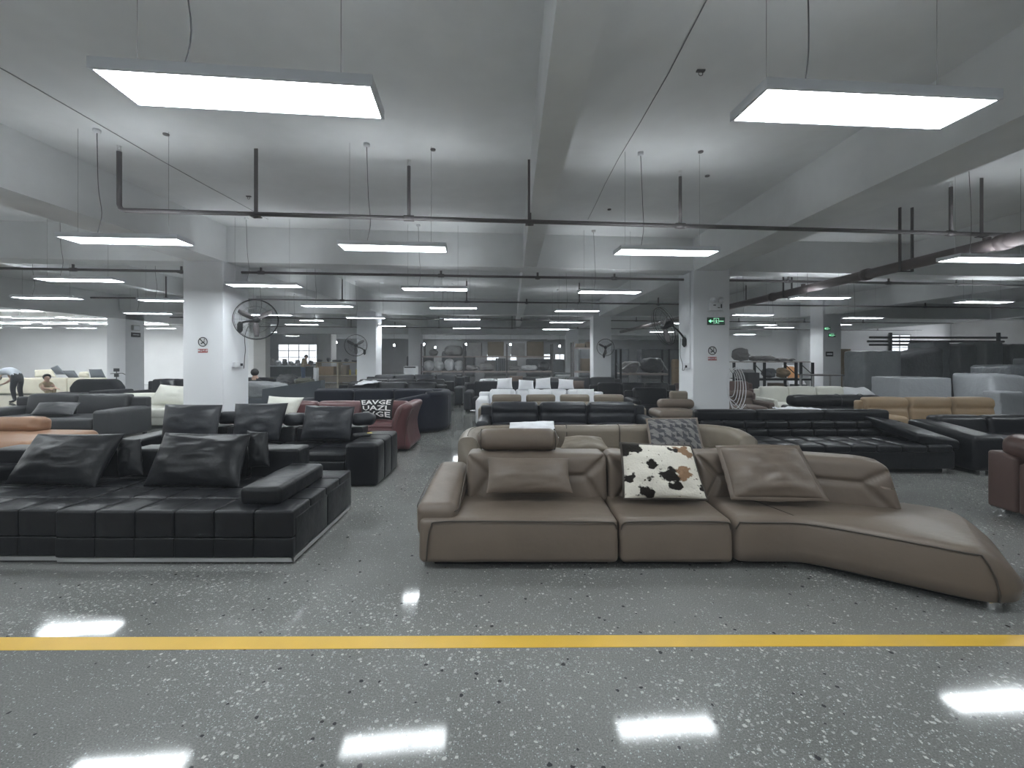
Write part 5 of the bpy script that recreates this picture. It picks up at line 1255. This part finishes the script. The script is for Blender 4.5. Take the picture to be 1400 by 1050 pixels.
for sx in (-0.8, 0.62):
    for sy in (-0.38, 0.38): box('leg', sx-0.025, sx+0.025, sy-0.025, sy+0.025, 0, 0.57, M_WPLAST, t)
# crouching person
hip = (0, 0, 0.30)
ch = [[(*hip, 0.15, 1), (-0.02, 0.0, 0.48, 0.14, 0), (0.03, 0, 0.64, 0.14, 0), (0.06, 0, 0.70, 0.06, 2), (0.08, 0, 0.80, 0.09, 2), (0.09, 0, 0.89, 0.075, 2)]]
for s in (-1, 1):
    ch.append([(*hip, 0.15, 1), (0.25, s*0.12, 0.42, 0.085, 1), (0.16, s*0.12, 0.08, 0.05, 1), (0.28, s*0.12, 0.04, 0.035, 3)])
    ch.append([(0.03, 0, 0.64, 0.14, 0), (0.05, s*0.18, 0.60, 0.06, 0), (0.16, s*0.20, 0.44, 0.045, 2), (0.32, s*0.12, 0.42, 0.028, 2)])
    ch += fingers(0.32, s*0.12, 0.42, 1, 0, -0.2, 2)
person('person', 'person with black hair and sand coloured top crouching by the cream sofa', (-17.35, 16.3, 0), ch, [M_SHIRTB, M_SHIRTB, M_SKIN, M_BLKP], head_c=(0.085, 0, 0.84), face=(0.9, -0.3, 0))
# standing worker in the workshop, leaning over
hip = (0, 0, 0.92)
ch = [[(*hip, 0.14, 1), (0.02, 0, 1.10, 0.13, 0), (0.05, 0, 1.30, 0.15, 0), (0.10, 0, 1.40, 0.12, 0), (0.16, 0, 1.47, 0.05, 2), (0.20, 0, 1.55, 0.085, 2), (0.22, 0, 1.64, 0.075, 2)]]
for s in (-1, 1):
    ch.append([(*hip, 0.14, 1), (0.0, s*0.10, 0.82, 0.10, 1), (0.03, s*0.11, 0.47, 0.07, 1), (0.0, s*0.11, 0.10, 0.05, 1), (0.12, s*0.12, 0.04, 0.04, 3)])
    ch.append([(0.10, 0, 1.40, 0.12, 0), (0.10, s*0.18, 1.36, 0.06, 0), (0.16, s*0.22, 1.10, 0.045, 0), (0.38, s*0.14, 1.06, 0.03, 2)])
    ch += fingers(0.38, s*0.14, 1.06, 1, 0, -0.2, 2)
person('person', 'worker in a sand coloured top and blue jeans standing in the workshop', (-13.05, 27.4, 0), ch, [M_SHIRTB, M_JEANS, M_SKIN, M_BLKP], head_c=(0.21, 0, 1.60), face=(0.8, -0.5, -0.2))
# seated person of whom the head shows over the dust sheet
hip = (0, 0, 0.45)
ch = [[(*hip, 0.15, 1), (0, 0.03, 0.65, 0.14, 0), (0, 0.03, 0.85, 0.15, 0), (0, 0.0, 0.98, 0.055, 2), (0, 0, 1.06, 0.085, 2), (0, 0, 1.14, 0.075, 2)]]
for s in (-1, 1):
    ch.append([(*hip, 0.15, 1), (s*0.12, -0.40, 0.46, 0.075, 1), (s*0.12, -0.40, 0.08, 0.05, 1), (s*0.12, -0.52, 0.04, 0.035, 3)])
    ch.append([(0, 0.03, 0.85, 0.15, 0), (s*0.19, 0.02, 0.82, 0.06, 0), (s*0.22, -0.08, 0.58, 0.045, 0), (s*0.12, -0.28, 0.56, 0.028, 2)])
    ch += fingers(s*0.12, -0.28, 0.56, 0, -1, -0.2, 2)
p = person('person', 'seated person whose dark-haired head shows above the dust sheet', (-8.05, 13.75, 0), ch, [M_TROUSK, M_TROUSK, M_SKIN, M_BLKP], head_c=(0, 0, 1.10), face=(0, 1, 0))
t = thing('stool', 'low stool under the seated person', 'stool', (-8.05, 13.8, 0)); v, f = lathe_vf([(0.16, 0.27), (0.18, 0.28), (0.18, 0.31), (0.15, 0.32)], 14); mk('seat', v, f, M_BLKP, t)
for k in range(4): a = PI/4+PI/2*k; tube('leg', [(0.12*math.cos(a), 0.12*math.sin(a), 0.28), (0.17*math.cos(a), 0.17*math.sin(a), 0)], 0.014, M_BLKM, t, 6)
# ================================================================== storage racks and their load
def rack(label, xs, y0, y1, top, shelves, mpost, mshelf, brace=True):
    t = thing('storage_rack', label, 'rack', ((xs[0]+xs[-1])/2, (y0+y1)/2, 0), world=True)
    for x in xs:
        for y in (y0, y1): po = box('post', x-0.045, x+0.045, y-0.03, y+0.03, 0, top, mpost, t)
        if brace:
            for z in (0.5, 1.3): 
                a = Acc(); a.bar((x, y0, z-0.4), (x, y1, z), 0.02, 0.03); a.build('brace', mpost, po)
    for z in shelves:
        for i in range(len(xs)-1):
            box('shelf', xs[i]+0.045, xs[i+1]-0.045, y0+0.02, y1-0.02, z, z+0.03, mshelf, t)
            box('rail', xs[i]+0.045, xs[i+1]-0.045, y0-0.03, y0+0.015, z-0.05, z+0.028, mshelf, t)
    return t
def fit(o, c, size):
    """scale a lumpy mesh to its stated size and stand it on its support"""
    vs = [v.co for v in o.data.vertices]; lo = [min(v[i] for v in vs) for i in range(3)]; hi = [max(v[i] for v in vs) for i in range(3)]
    for v in o.data.vertices:
        for i in range(3): v.co[i] = (v.co[i]-lo[i])/(hi[i]-lo[i])*size[i]-(size[i]/2 if i < 2 else 0)
    o.location = (c[0], c[1], c[2]+0.002)
def sack(c, size, m, label, group=None, seed=1, name='sack', amp=0.05):
    o = cushion(name, (c[0], c[1], c[2]+size[2]/2), size, min(size)*0.42, m, None, n=(6, 5, 4), k=3, wrk=(amp, 5, seed), puff=(0, 0.02, 0.02))
    fit(o, c, size)
    return tag(o, label, 'sack', group)
def carton(c, size, m, label, rz=0.0, group=None):
    t = thing('carton', label, 'box', c, rz, group); w, d, h = size
    box('body', -w/2, w/2, -d/2, d/2, 0, h-0.01, m, t, 0.01)
    for s in (-1, 1): box('flap', -w/2+0.005, w/2-0.005, s*0.004, s*(d/2-0.003), h-0.012, h, m, t)
    return t
RY = 25.2
rack('long storage rack of grey steel posts with sacks and big cartons behind the sofas', [-5.2, -2.78, -0.30, 2.32], RY, RY+1.0, 2.35, (0.76, 1.62), M_PIPE, M_SHELFD)
for i, (x, w, h) in enumerate(((-4.83, 0.58, 0.62), (-4.24, 0.57, 0.60), (-3.65, 0.58, 0.72), (-3.09, 0.50, 0.62), (-4.6, 0.5, 0.4))):
    sack((x, RY+0.4+(0.12 if i == 4 else 0), 0.79 if i < 4 else 1.65), (w, 0.7, h), M_SACK if i < 4 else M_GREYSACK, 'plump white woven sack on the middle shelf of the long rack' if i < 4 else 'small grey sack on the top shelf of the long rack', 'white sacks on the long rack' if i < 4 else None, 10+i)
sack((-3.4, RY+0.45, 1.65), (1.1, 0.8, 0.62), M_GREYSACK, 'large dark sack on the top shelf of the long rack over white sacks', None, 22)
for i, (x, z, w, h, m) in enumerate(((-2.35, 0.79, 0.7, 0.35, M_GREYSACK), (-1.5, 0.79, 0.95, 0.50, M_GREYSACK), (0.15, 0.79, 0.75, 0.30, M_GREYSACK), (1.03, 0.79, 0.95, 0.34, M_SACK), (1.88, 0.79, 0.7, 0.55, M_DKWRAP))):
    sack((x, RY+0.45, z), (w, 0.7, h), m, ['flat grey sack at the post of the middle bay', 'heaped grey sack in the middle bay', 'flat grey sack in the bay nearest the column fan', 'pale lumpy sack in the bay nearest the column fan', 'dark bag at the end post of the long rack'][i], None, 30+i, amp=0.08)
for i in range(5):
    v, f = lathe_vf([(0.05, 0), (0.054, 0.01), (0.054, 0.72), (0.05, 0.73)], 10)
    o = mk('fabric_roll', [(p[0]-0.9+0.115*i, p[1]+RY+0.4, p[2]+0.792) for p in v], f, M_GREYWRAP); tag(o, 'upright grey roll at the end of the middle bay', 'roll', 'upright rolls in the rack')
for i, (x, w, h) in enumerate(((-2.2, 0.85, 0.78), (-0.95, 0.92, 0.82), (0.35, 0.8, 0.74), (1.35, 0.95, 0.84))):
    carton((x, RY+0.5, 1.65), (w, 0.75, h), M_DARKCARD if i % 2 else M_GREYSACK, ('big brown carton on top of the long rack' if i % 2 else 'big grey wrapped carton on top of the long rack'), 0, ('brown' if i % 2 else 'grey')+' cartons on top of the long rack')
for i in range(7):
    o = cushion('folded_sheet', (2.95+0.03*(i % 3), RY+0.2, 0.05+0.10*i), (0.95-0.02*(i % 2), 0.7, 0.095), 0.04, M_SACK if i % 2 else M_GREYWRAP, None, n=(4, 3, 1), k=2)
    o.location.z = 0.002+0.098*i
    tag(o, 'folded grey-white sheet in the stack beside the long rack', 'sheet', 'stack of folded sheets')
rack('narrow grey rack behind the small-fan column', [3.1, 4.9], 22.2, 23.0, 2.35, (0.85, 2.05), M_PIPE, M_SHELFD, False)
carton((4.0, 22.6, 0.89), (0.9, 0.6, 0.62), M_DARKCARD, 'dark brown carton on the narrow rack')
for i in range(3): carton((3.5+0.5*i, 22.6, 2.09), (0.42, 0.5, 0.2+0.08*i), M_DARKCARD, 'small dark carton on top of the narrow rack', 0, 'cartons on the narrow rack')
rack('dim steel rack with grey sacks between the two columns', [4.95, 7.15], 20.0, 20.9, 1.95, (0.82,), M_BLKM, M_SHELFD)
sack((5.45, 20.4, 0.85), (0.8, 0.7, 0.55), M_GREYSACK, 'slack grey sack on the dim rack, nearer the small-fan column', None, 41); sack((6.5, 20.4, 0.85), (1.1, 0.7, 0.72), M_DKWRAP, 'bulky dark sack on the dim rack, nearer the signed column', None, 42)
t = thing('bent_tube', 'pale bent metal tube sticking out of the dim rack', 'tube', (5.2, 19.9, 0.87), world=True); tube('tube', smooth_path([(5.0, 19.9, 1.05), (5.35, 19.85, 1.3), (5.7, 19.85, 1.36), (5.8, 19.9, 1.2)], 5), 0.03, M_STEEL, t, 8)
t = thing('wrapped_roll', 'tall beige wrapped roll standing beside the dim rack', 'roll', (7.42, 20, 0), world=True); cushion('wrapping', (7.44, 20.0, 0.76), (0.32, 0.32, 1.5), 0.13, M_CARD, t, n=(3, 3, 8), wrk=(0.02, 6, 2)); tube('tie', [(7.44+0.17*math.cos(a), 20+0.17*math.sin(a), 1.1) for a in [2*PI*k/16 for k in range(16)]], 0.01, M_WIRE, t, 5, True)
# black rack on the right with odds and ends
RX = [8.75, 9.95, 11.2, 11.85]
rack('black metal rack cluttered with bundles before the pale storage wall', RX, 17.3, 18.0, 1.38, (0.72,), M_BLKM, M_BLKM)
t = thing('rack_deck', 'dark upper deck lying across the black metal rack', 'deck', (10.3, 17.65, 1.26), world=True)
for i in range(3): box('plank', 8.8, 11.8, 17.32+0.23*i, 17.53+0.23*i, 1.385, 1.415, M_SHELFD, t)
for i, (x, w, h) in enumerate(((9.18, 0.70, 0.55), (10.05, 0.98, 0.26), (10.95, 0.7, 0.16))): sack((x, 17.65, 1.415), (w, 0.6, h), M_GREYSACK, ['pointed brown-grey bundle on the black rack deck', 'flat brown-grey bundle on the black rack deck', 'thin brown-grey bundle on the black rack deck'][i], None, 50+i, 'bundle', 0.1)
for i, (x, w, h, m) in enumerate(((9.35, 0.85, 0.36, M_GREYSACK), (10.32, 0.55, 0.4, M_GREYWRAP), (10.88, 0.5, 0.42, M_CARD))): sack((x, 17.65, 0.75), (w, 0.5, h), m, ['grey bundle inside the black rack by the signed column', 'pale grey bundle inside the black rack', 'tan bundle inside the black rack'][i], None, 60+i, 'bundle', 0.07)
for i, (x, h, m) in enumerate(((9.2, 1.0, M_BLKP), (9.5, 0.5, M_DARKCARD), (10.6, 0.55, M_DARKCARD), (11.52, 0.5, M_GREYWRAP))): carton((x, 17.65 if i else 16.9, 0), (0.45, 0.4, h), m, ['tall black box under the black rack', 'dark carton under the black rack by the tall black box', 'dark carton under the middle of the black rack', 'grey wrapped box under the end of the black rack'][i])
t = thing('leaning_board', 'white board with an orange panel leaning behind the black rack', 'board', (12.2, 19.2, 0), world=True)
v = [(11.9, 18.6, 0), (12.75, 18.6, 0), (12.45, 19.4, 1.25), (11.95, 19.4, 1.25)]; v += [(a, b+0.04, c) for (a, b, c) in v]
mk('board', v, [(0, 1, 2, 3), (7, 6, 5, 4), (0, 4, 5, 1), (1, 5, 6, 2), (2, 6, 7, 3), (3, 7, 4, 0)], M_WPLAST, t, False)
v = [(11.96, 18.98, 0.62), (12.52, 18.98, 0.62), (12.40, 19.34, 1.18), (12.0, 19.34, 1.18)]; v = [(a, b-0.012, c) for (a, b, c) in v]+[(a, b+0.01, c) for (a, b, c) in v]
mk('orange_panel', v, [(0, 1, 2, 3), (7, 6, 5, 4), (0, 4, 5, 1), (1, 5, 6, 2), (2, 6, 7, 3), (3, 7, 4, 0)], mat('orange_card', (0.55, 0.26, 0.10), 0.7), t, False)
v, f = lathe_vf([(0.35, 0), (0.35, 4.05)], 20); o = mk('column', [(p[0]+19.4, p[1]+29.2, p[2]) for p in v], f, M_WALLW); o['kind'] = 'structure'

# ================================================================== wrapped furniture (right)
def wrapped(label, c, size, m, seed, r=0.08, rz=0.0, deform=None, strap=True, amp=0.03):
    t = thing('wrapped_furniture', label, 'wrapped furniture', c, rz); w, d, h = size
    cushion('wrapping', (0, 0, h/2), size, r, m, t, n=(8, 6, 8), k=3, wrk=(amp, 5, seed), deform=deform)
    if strap == 'tape':
        for sx in (-0.28, 0.24): box('tape', sx*w-0.025, sx*w+0.025, -d/2-0.012, -d/2+0.01, 0.06, h*0.96, M_WRAP, t)
    return t
wrapped('low white foam-wrapped block behind the beige sofa', (10.70, 11.8, 0), (1.36, 0.9, 1.06), M_FOAMB, 1, 0.03, amp=0.012)
wrapped('plastic-wrapped armchair with a sloping back beside the white foam block', (12.1, 10.95, 0), (1.25, 1.0, 1.18), M_FOAMB, 2, 0.10, deform=lambda x, y, z: (x*(1-0.14*max(0, z/0.6)) if x < 0 else x, y+0.25*max(0, z), z-0.07*max(0, x/0.6)), amp=0.03)
wrapped('small foam-wrapped box standing before the wrapped armchair', (11.35, 10.15, 0), (0.55, 0.4, 0.80), M_FOAMB, 3, 0.04, strap=False)
wrapped('tall plastic-wrapped sofa on end beside the wrapped armchair', (13.95, 11.9, 0), (2.1, 1.0, 1.38), M_WRAP, 4, 0.10, amp=0.05)
wrapped('tall grey wrapped slab beside the dim column', (10.9, 13.3, 0), (1.1, 0.8, 1.78), M_GREYWRAP, 5, 0.05)
wrapped('dark wrapped bulk rising behind the white foam block', (12.7, 14.2, 0), (1.7, 1.0, 1.75), M_DKWRAP, 6, 0.15, deform=lambda x, y, z: (x, y, z+0.16*(x/0.8)*(z > 0)))
for i, x in enumerate((14.6, 15.5, 16.4, 17.3)):
    wrapped(('dark' if i % 2 else 'grey')+' wrapped sofa stored upright on its end in the dim corner', (x, 15.4, 0), (0.62, 1.0, 2.12-0.08*(i % 2)), M_DKWRAP if i % 2 else M_GREYWRAP, 10+i, 0.09)['group'] = ('dark' if i % 2 else 'grey')+' sofas stored upright'
wrapped('long dark wrapped stack against the dim corner wall', (19.5, 14.2, 0), (4.4, 1.2, 1.55), M_DKWRAP, 20, 0.15)
wrapped('grey wrapped carton on top of nothing else, at the far dim end', (16.0, 12.9, 0), (1.6, 0.9, 1.55), M_GREYWRAP, 21, 0.06)['label'] = 'broad grey wrapped carton between the tall wrapped sofa and the upright sofas'
sack((9.35, 12.0, 0), (0.95, 0.8, 0.78), M_SACK, 'bulging grey-white bag beside the tall grey slab', None, 77, 'stuffed_bag', 0.05)
t = thing('trestle_table', 'dim metal work table in front of the far column', 'table', (10.3, 14.6, 0)); box('top', -0.55, 0.55, -0.35, 0.35, 0.98, 1.02, M_PIPE, t)
for sx in (-0.5, 0.5):
    for sy in (-0.3, 0.3): box('leg', sx-0.02, sx+0.02, sy-0.02, sy+0.02, 0, 0.98, M_STEEL, t)
t = thing('hanging_pipes', 'bundle of dark horizontal tubes on a rack above the upright sofas', 'tubes', (16, 16.4, 2.2), world=True)
for (z, y) in ((2.32, 16.2), (2.18, 16.3), (2.05, 16.2)): tube('tube', [(13.2, y, z), (18.6, y+0.3, z)], 0.04, M_BLKM, t, 8)
for x in (14.0, 18.0): box('post', x-0.04, x+0.04, 16.2, 16.28, 0, 2.5, M_BLKM, t)
carton((14.6, 19.6, 0), (0.9, 0.7, 1.2), M_CARD, 'tan carton standing behind the far dim column'); carton((14.55, 19.6, 1.2), (0.7, 0.6, 0.75), M_CARD, 'tan carton stacked on another behind the far dim column')

# ================================================================== workshop beyond
def window(n, x0, x1, y, z0, z1, nx, nz):
    t = bpy.data.objects.new('window_%d' % n, None); t.location = ((x0+x1)/2, y, z0); C.objects.link(t); t['kind'] = 'structure'; WORLD.add(t.name)
    w = (x1-x0)/nx; h = (z1-z0)/nz
    for i in range(nx):
        for j in range(nz): box('pane', x0+w*i+0.03, x0+w*(i+1)-0.03, y-0.03, y-0.02, z0+h*j+0.03, z0+h*(j+1)-0.03, M_WINLIT, t)
    a = Acc()
    for i in range(nx+1): a.box(x0+w*i-0.035, x0+w*i+0.035, y-0.07, y, z0-0.03, z1+0.03)
    for j in range(nz+1): a.box(x0-0.03, x1+0.03, y-0.068, y, z0+h*j-0.035, z0+h*j+0.035)
    a.build('window_frame', M_WALLG, t)
    return t
window(1, -25.0, -20.6, 47.0, 0.9, 2.95, 4, 3)
window(2, -2.7, -1.4, 47.0, 0.7, 1.9, 2, 1); window(3, -0.2, 0.5, 47.0, 0.9, 1.9, 1, 1); window(4, 3.4, 4.1, 47.0, 0.5, 1.9, 1, 1); window(5, 4.6, 5.6, 47.0, 0.9, 1.9, 2, 1)
window(6, 25.7, 27.2, 30.0, 1.4, 3.1, 2, 2)
for i, (px, py, Y) in enumerate(((580, 471, 34), (595, 475, 36), (637, 471, 34), (698, 471, 34), (460, 468, 40), (428, 486, 44), (539, 472, 33), (765, 473, 34), (456, 487, 42))):
    p = at(px, py, Y); t = thing('bare_bulb', 'bare glowing bulb hanging in the workshop', 'lamp', p, 0, 'workshop bulbs')
    v, f = lathe_vf([(0.02, -0.09), (0.06, -0.06), (0.075, 0), (0.05, 0.05), (0.025, 0.09)], 10); mk('bulb', v, f, M_BULB, t); tube('flex', [(0, 0, 0.09), (0, 0, HS-p.z)], 0.008, M_WIRE, t, 5)
# beige work shelf with cartons
t = thing('work_shelf', 'tall beige work shelf in front of the workshop', 'shelf', (-10.85, 27.2, 0), world=True)
for z in (0.44, 1.24): box('shelf', -12.2, -9.3, 26.9, 27.6, z, z+0.045, M_SHELFW, t)
box('base_panel', -12.0, -9.3, 26.95, 27.6, 0.05, 0.40, M_DARKCARD, t)
for x in (-12.0, -10.7, -9.35): box('upright', x-0.04, x+0.04, 26.92, 27.58, 0, 1.24, M_SHELFW, t)
carton((-11.42, 27.15, 0.485), (0.95, 0.5, 0.52), M_CARD, 'plain tan carton on the beige work shelf'); carton((-10.3, 27.15, 0.485), (0.35, 0.5, 0.6), M_DARKCARD, 'dark carton beside the tan one on the work shelf')
t = thing('paper_roll', 'white paper roll standing beside the beige work shelf', 'roll', (-11.85, 26.55, 0)); v, f = lathe_vf([(0.15, 0.0), (0.15, 0.95)], 12); mk('roll', v, f, M_WHITEF, t); v, f = lathe_vf([(0.05, 0.95), (0.05, 0.97)], 8); mk('core', v, f, M_CARD, t)
for i, x in enumerate((-10.0, -9.62, -9.47)):
    v, f = lathe_vf([(0.05, 0), (0.055, 0.01), (0.055, 0.28), (0.02, 0.33), (0.02, 0.36)], 10); o = mk('glue_bottle', [(p[0]+x, p[1]+27.1, p[2]+0.485) for p in v], f, M_YELLOWP); tag(o, 'yellow bottle on the lower board of the work shelf', 'bottle', 'yellow bottles on the work shelf')
for i, (x, w, h) in enumerate(((-11.9, 0.3, 0.16), (-11.35, 0.22, 0.28), (-10.85, 0.5, 0.14), (-10.25, 0.26, 0.22), (-9.7, 0.4, 0.12))):
    o = sack((x, 27.2, 1.285), (w, 0.35, h), M_DKWRAP, 'small dark bundle on top of the beige work shelf', 'bundles on the work shelf', 80+i, 'tool_bundle', 0.04)
for i, (x, y, w, h) in enumerate(((-13.7, 24.2, 1.0, 0.5), (-12.6, 24.6, 1.1, 0.65), (-11.5, 24.3, 1.0, 0.45), (-12.4, 23.4, 1.0, 0.4))):
    sack((x, y, 0), (w, 0.8, h), M_DKWRAP if i % 2 else M_OLIVE, ['olive heap beside the showroom wall end', 'dark heap of cloth, tallest by the workshop entrance', 'olive heap beside the worker in jeans', 'dark heap of cloth in front of the other heaps'][i], None, 90+i, 'cloth_heap', 0.1)
t = thing('work_bench', 'grey workshop bench below the bright window', 'bench', (-17.7, 34, 0)); box('top', -2.2, 2.6, -0.5, 0.5, 0.86, 0.92, M_FRAME, t); box('skirt', -2.1, 2.5, -0.46, -0.42, 0.1, 0.86, M_GREYWRAP, t)
for sx in (-2.0, 2.4):
    for sy in (-0.4, 0.4): box('leg', sx-0.04, sx+0.04, sy-0.04, sy+0.04, 0, 0.86, M_PIPE, t)
for i in range(9):
    o = sack((-19.6+0.5*i, 34.0, 0.92), (0.4, 0.4, 0.35+0.3*((i*7) % 5)/5), (M_SACK, M_DKWRAP, M_GREYSACK)[i % 3], ['pale', 'dark', 'grey'][i % 3]+' cloth pile on the workshop bench', ['pale', 'dark', 'grey'][i % 3]+' piles on the workshop bench', 110+i, 'cloth_pile', 0.08)
for i, (x0, x1, y, h, m) in enumerate(((-9.5, -7.2, 40, 1.7, M_DKWRAP), (-6.0, -3.2, 38, 2.1, M_DKWRAP), (-2.5, 0.5, 40, 1.3, M_GREYSACK), (1.2, 4.5, 38, 1.4, M_DKWRAP), (5.5, 9.5, 36, 2.3, M_GREYWRAP), (9.8, 13.2, 34, 2.2, M_DKWRAP))):
    wrapped(['dark tall stack in the workshop beside the wide grey pillar', 'dark tall stack in the workshop behind white sacks', 'low grey-brown stack in the workshop below a small window', 'low dark stack in the workshop behind the cartons', 'grey tall stack in the workshop beyond the dim rack', 'dark tall stack by the pale storage wall end'][i], ((x0+x1)/2, y, 0), (x1-x0, 1.2, h), m, 130+i, 0.15, strap=False)
# air cooler
t = thing('air_cooler', 'upright pale air cooler with a grey grille near the far column', 'air cooler', (-5.2, 22.6, 0)); box('body', -0.33, 0.33, -0.25, 0.25, 0.06, 1.12, M_WPLAST, t, 0.04)
for k in range(9): box('louvre', -0.10, 0.29, -0.268, -0.252, 0.45+0.065*k, 0.49+0.065*k, M_FRAME, t)
box('control_panel', -0.29, 0.29, -0.262, -0.25, 1.04, 1.10, M_BLKP, t)
for sx in (-0.25, 0.25): box('caster', sx-0.03, sx+0.03, -0.2, -0.14, 0, 0.06, M_BLKP, t)
carton((-6.8, 21.8, 0), (0.8, 0.6, 0.62), M_DARKCARD, 'dark carton on the floor beside the air cooler')
t = thing('waste_bin', 'round pale bin beside the far column', 'bin', (-6.85, 20.8, 0)); v, f = lathe_vf([(0.22, 0), (0.25, 0.02), (0.32, 0.95), (0.34, 0.97)], 16); mk('bucket', v, f, M_SACK, t); v, f = lathe_vf([(0.34, 0.97), (0.34, 1.0), (0.2, 1.03)], 16); mk('lid', v, f, M_GREYWRAP, t)
t = thing('foam_offcut', 'curved pale foam piece on the floor at the end of the aisle', 'foam', (-1.1, 19.6, 0), world=True); sweep('foam', smooth_path([(-1.35, 19.4, 0), (-1.2, 19.7, 0), (-0.9, 19.75, 0), (-0.75, 19.4, 0)], 4), rr_section(0.2, 0, 0.62, 0.08), M_SACK, t)

for (X_, Y_) in ((-11, 31.5), (-7, 31.8), (-2, 32), (2.5, 32.4), (8, 33), (-12, 34), (-5, 33.6), (0.2, 33.8), (6, 34.4), (-18, 34), (-20, 40), (-12, 41), (-4, 41.5), (4, 42.5), (15.2, 26.2), (19.5, 26.0), (9.5, 25), (-10.5, 23), (8, 40), (0, 45), (10, 44), (-7, 45)):  # lamps added to brighten the workshop and the far end
    o = lamp(X_, Y_, 4, 3.5)
    for c_ in o.children:
        if c_.name.split('.')[0] in ('power_cord', 'suspension_wire', 'ceiling_rose'): c_.scale = (1, 1, (HS-3.5)/(HS-LZ))
    o['label'] = 'added fill lamp hung behind the farthest cross beam over the workshop'; o['group'] = 'added workshop fill lamps'
for (X_, Y_) in ((-12.5, 20.2), (-9.0, 20.6), (-3.2, 21.0), (-0.6, 21.3), (1.9, 21.5), (6.0, 21.8), (9.6, 22.2), (15.5, 22.6), (20, 22.9)):  # lamps added out of sight behind a cross beam to light the racks
    o = lamp(X_, Y_, 4, 3.72)
    for c_ in o.children:
        if c_.name.split('.')[0] in ('power_cord', 'suspension_wire', 'ceiling_rose'): c_.scale = (1, 1, (HS-3.72)/(HS-LZ))
    o['label'] = 'added fill lamp close under the slab between the second cross beam and the racks'; o['group'] = 'added high fill lamps before the racks'

M_WINFILL = mat('window_fill_pane', (0.8, 0.85, 0.9), 0.3, emit=(0.92, 0.95, 1.0, 9.0))  # glowing panes of a window added out of sight to light the storage wall
t = bpy.data.objects.new('window_7', None); t.location = (30.0, 27.6, 0.9); C.objects.link(t); t['kind'] = 'structure'; WORLD.add(t.name)
for i in range(3):
    box('pane', 29.95, 29.97, 25.9+1.15*i, 26.95+1.15*i, 0.95, 1.55, M_WINFILL, t); box('pane', 29.95, 29.97, 25.9+1.15*i, 26.95+1.15*i, 1.65, 2.25, M_WINFILL, t)
a = Acc()
for i in range(4): a.box(29.93, 30.0, 25.8+1.15*i, 25.9+1.15*i, 0.85, 2.35)
for z in (0.85, 1.55, 2.25): a.box(29.935, 30.0, 25.8, 29.35, z, z+0.1)
a.build('window_frame', M_WALLG, t)

# ================================================================== rest loose things on their supports without cutting into them
from mathutils.bvhtree import BVHTree
bpy.context.view_layer.update()
DG = bpy.context.evaluated_depsgraph_get()
TREES = {}
def meshes(o): return ([o] if o.type == 'MESH' else [])+[d for c in o.children for d in meshes(c)]
def geom(root):
    vs = []; ps = []
    for o in meshes(root):
        ev = o.evaluated_get(DG); me = ev.to_mesh(); b = len(vs); mw = o.matrix_world
        vs += [mw @ v.co for v in me.vertices]; ps += [tuple(b+i for i in p.vertices) for p in me.polygons]; ev.to_mesh_clear()
    return vs, ps
def bounds(vs): return [min(v[i] for v in vs) for i in range(3)], [max(v[i] for v in vs) for i in range(3)]
ROOTS = [o for o in C.objects if o.parent is None and o.type in ('MESH', 'EMPTY') and o.get('kind') != 'structure']
GEO = {}
def G(o):
    if o.name not in GEO:
        vs, ps = geom(o); GEO[o.name] = (vs, ps, *bounds(vs))
    return GEO[o.name]
def hits(vs, ps, lo, hi, me_, skip):
    out = []; tree = None
    for o in ROOTS:
        if o is me_ or o.name in skip: continue
        v2, p2, lo2, hi2 = G(o)
        if any(min(hi[i], hi2[i])-max(lo[i], lo2[i]) <= 0 for i in range(3)): continue
        if tree is None: tree = BVHTree.FromPolygons(vs, ps)
        if o.name not in TREES: TREES[o.name] = BVHTree.FromPolygons(v2, p2)
        if tree.overlap(TREES[o.name]): out.append(o.name)
    return out
def settle(o, dirs, n=60, step=0.006, skip=()):
    """the shortest step along one of the directions that leaves the thing cutting into nothing"""
    vs, ps, lo, hi = G(o)
    if not hits(vs, ps, lo, hi, o, skip): return
    k = 0
    while k < n:
        k += 1 if k < 8 else 3
        for d in dirs:
            d = Vector(d)*step*k; v2 = [v+d for v in vs]; l2 = [lo[i]+d[i] for i in range(3)]; h2 = [hi[i]+d[i] for i in range(3)]
            if not hits(v2, ps, l2, h2, o, skip):
                o.location = Vector(o.location)+d; GEO[o.name] = (v2, ps, l2, h2); TREES.pop(o.name, None)
                if d.length > 0.08: print('moved', o.name, [round(x, 3) for x in d])
                return
    print('NOT CLEAR', o.name, hits(vs, ps, lo, hi, o, skip))
def by(*names): return [o for o in ROOTS if o.name.split('.')[0] in names]
for o in by('back_pillow'): settle(o, ((1, 0, 0), (0.7, 0, 0.7), (0, -0.5, 1)), 40)
FWD = ((0, -1, 0.5), (0, -1, 0), (0, -0.6, 1), (0, 0, 1))
for o in by('lumbar_pillow', 'cow_hide_pillow', 'leather_pillow', 'back_pillow', 'patterned_pillow', 'white_cushion', 'white_pillow', 'letter_pillow', 'grey_pillow', 'ivory_pillow', 'coal_pillow', 'loose_pillow', 'showroom_pillow', 'bolster_pillow'): settle(o, FWD)
for o in by('wallet', 'white_cloth', 'speckled_cloth', 'sack', 'bundle', 'glue_bottle', 'tool_bundle', 'carton', 'fabric_roll', 'folded_sheet', 'rack_deck', 'cloth_heap', 'cloth_bundle', 'cloth_pile', 'bent_tube', 'fan_cord'): settle(o, ((0, 0, 1), (1, 0, 0), (-1, 0, 0), (0, -1, 0)))
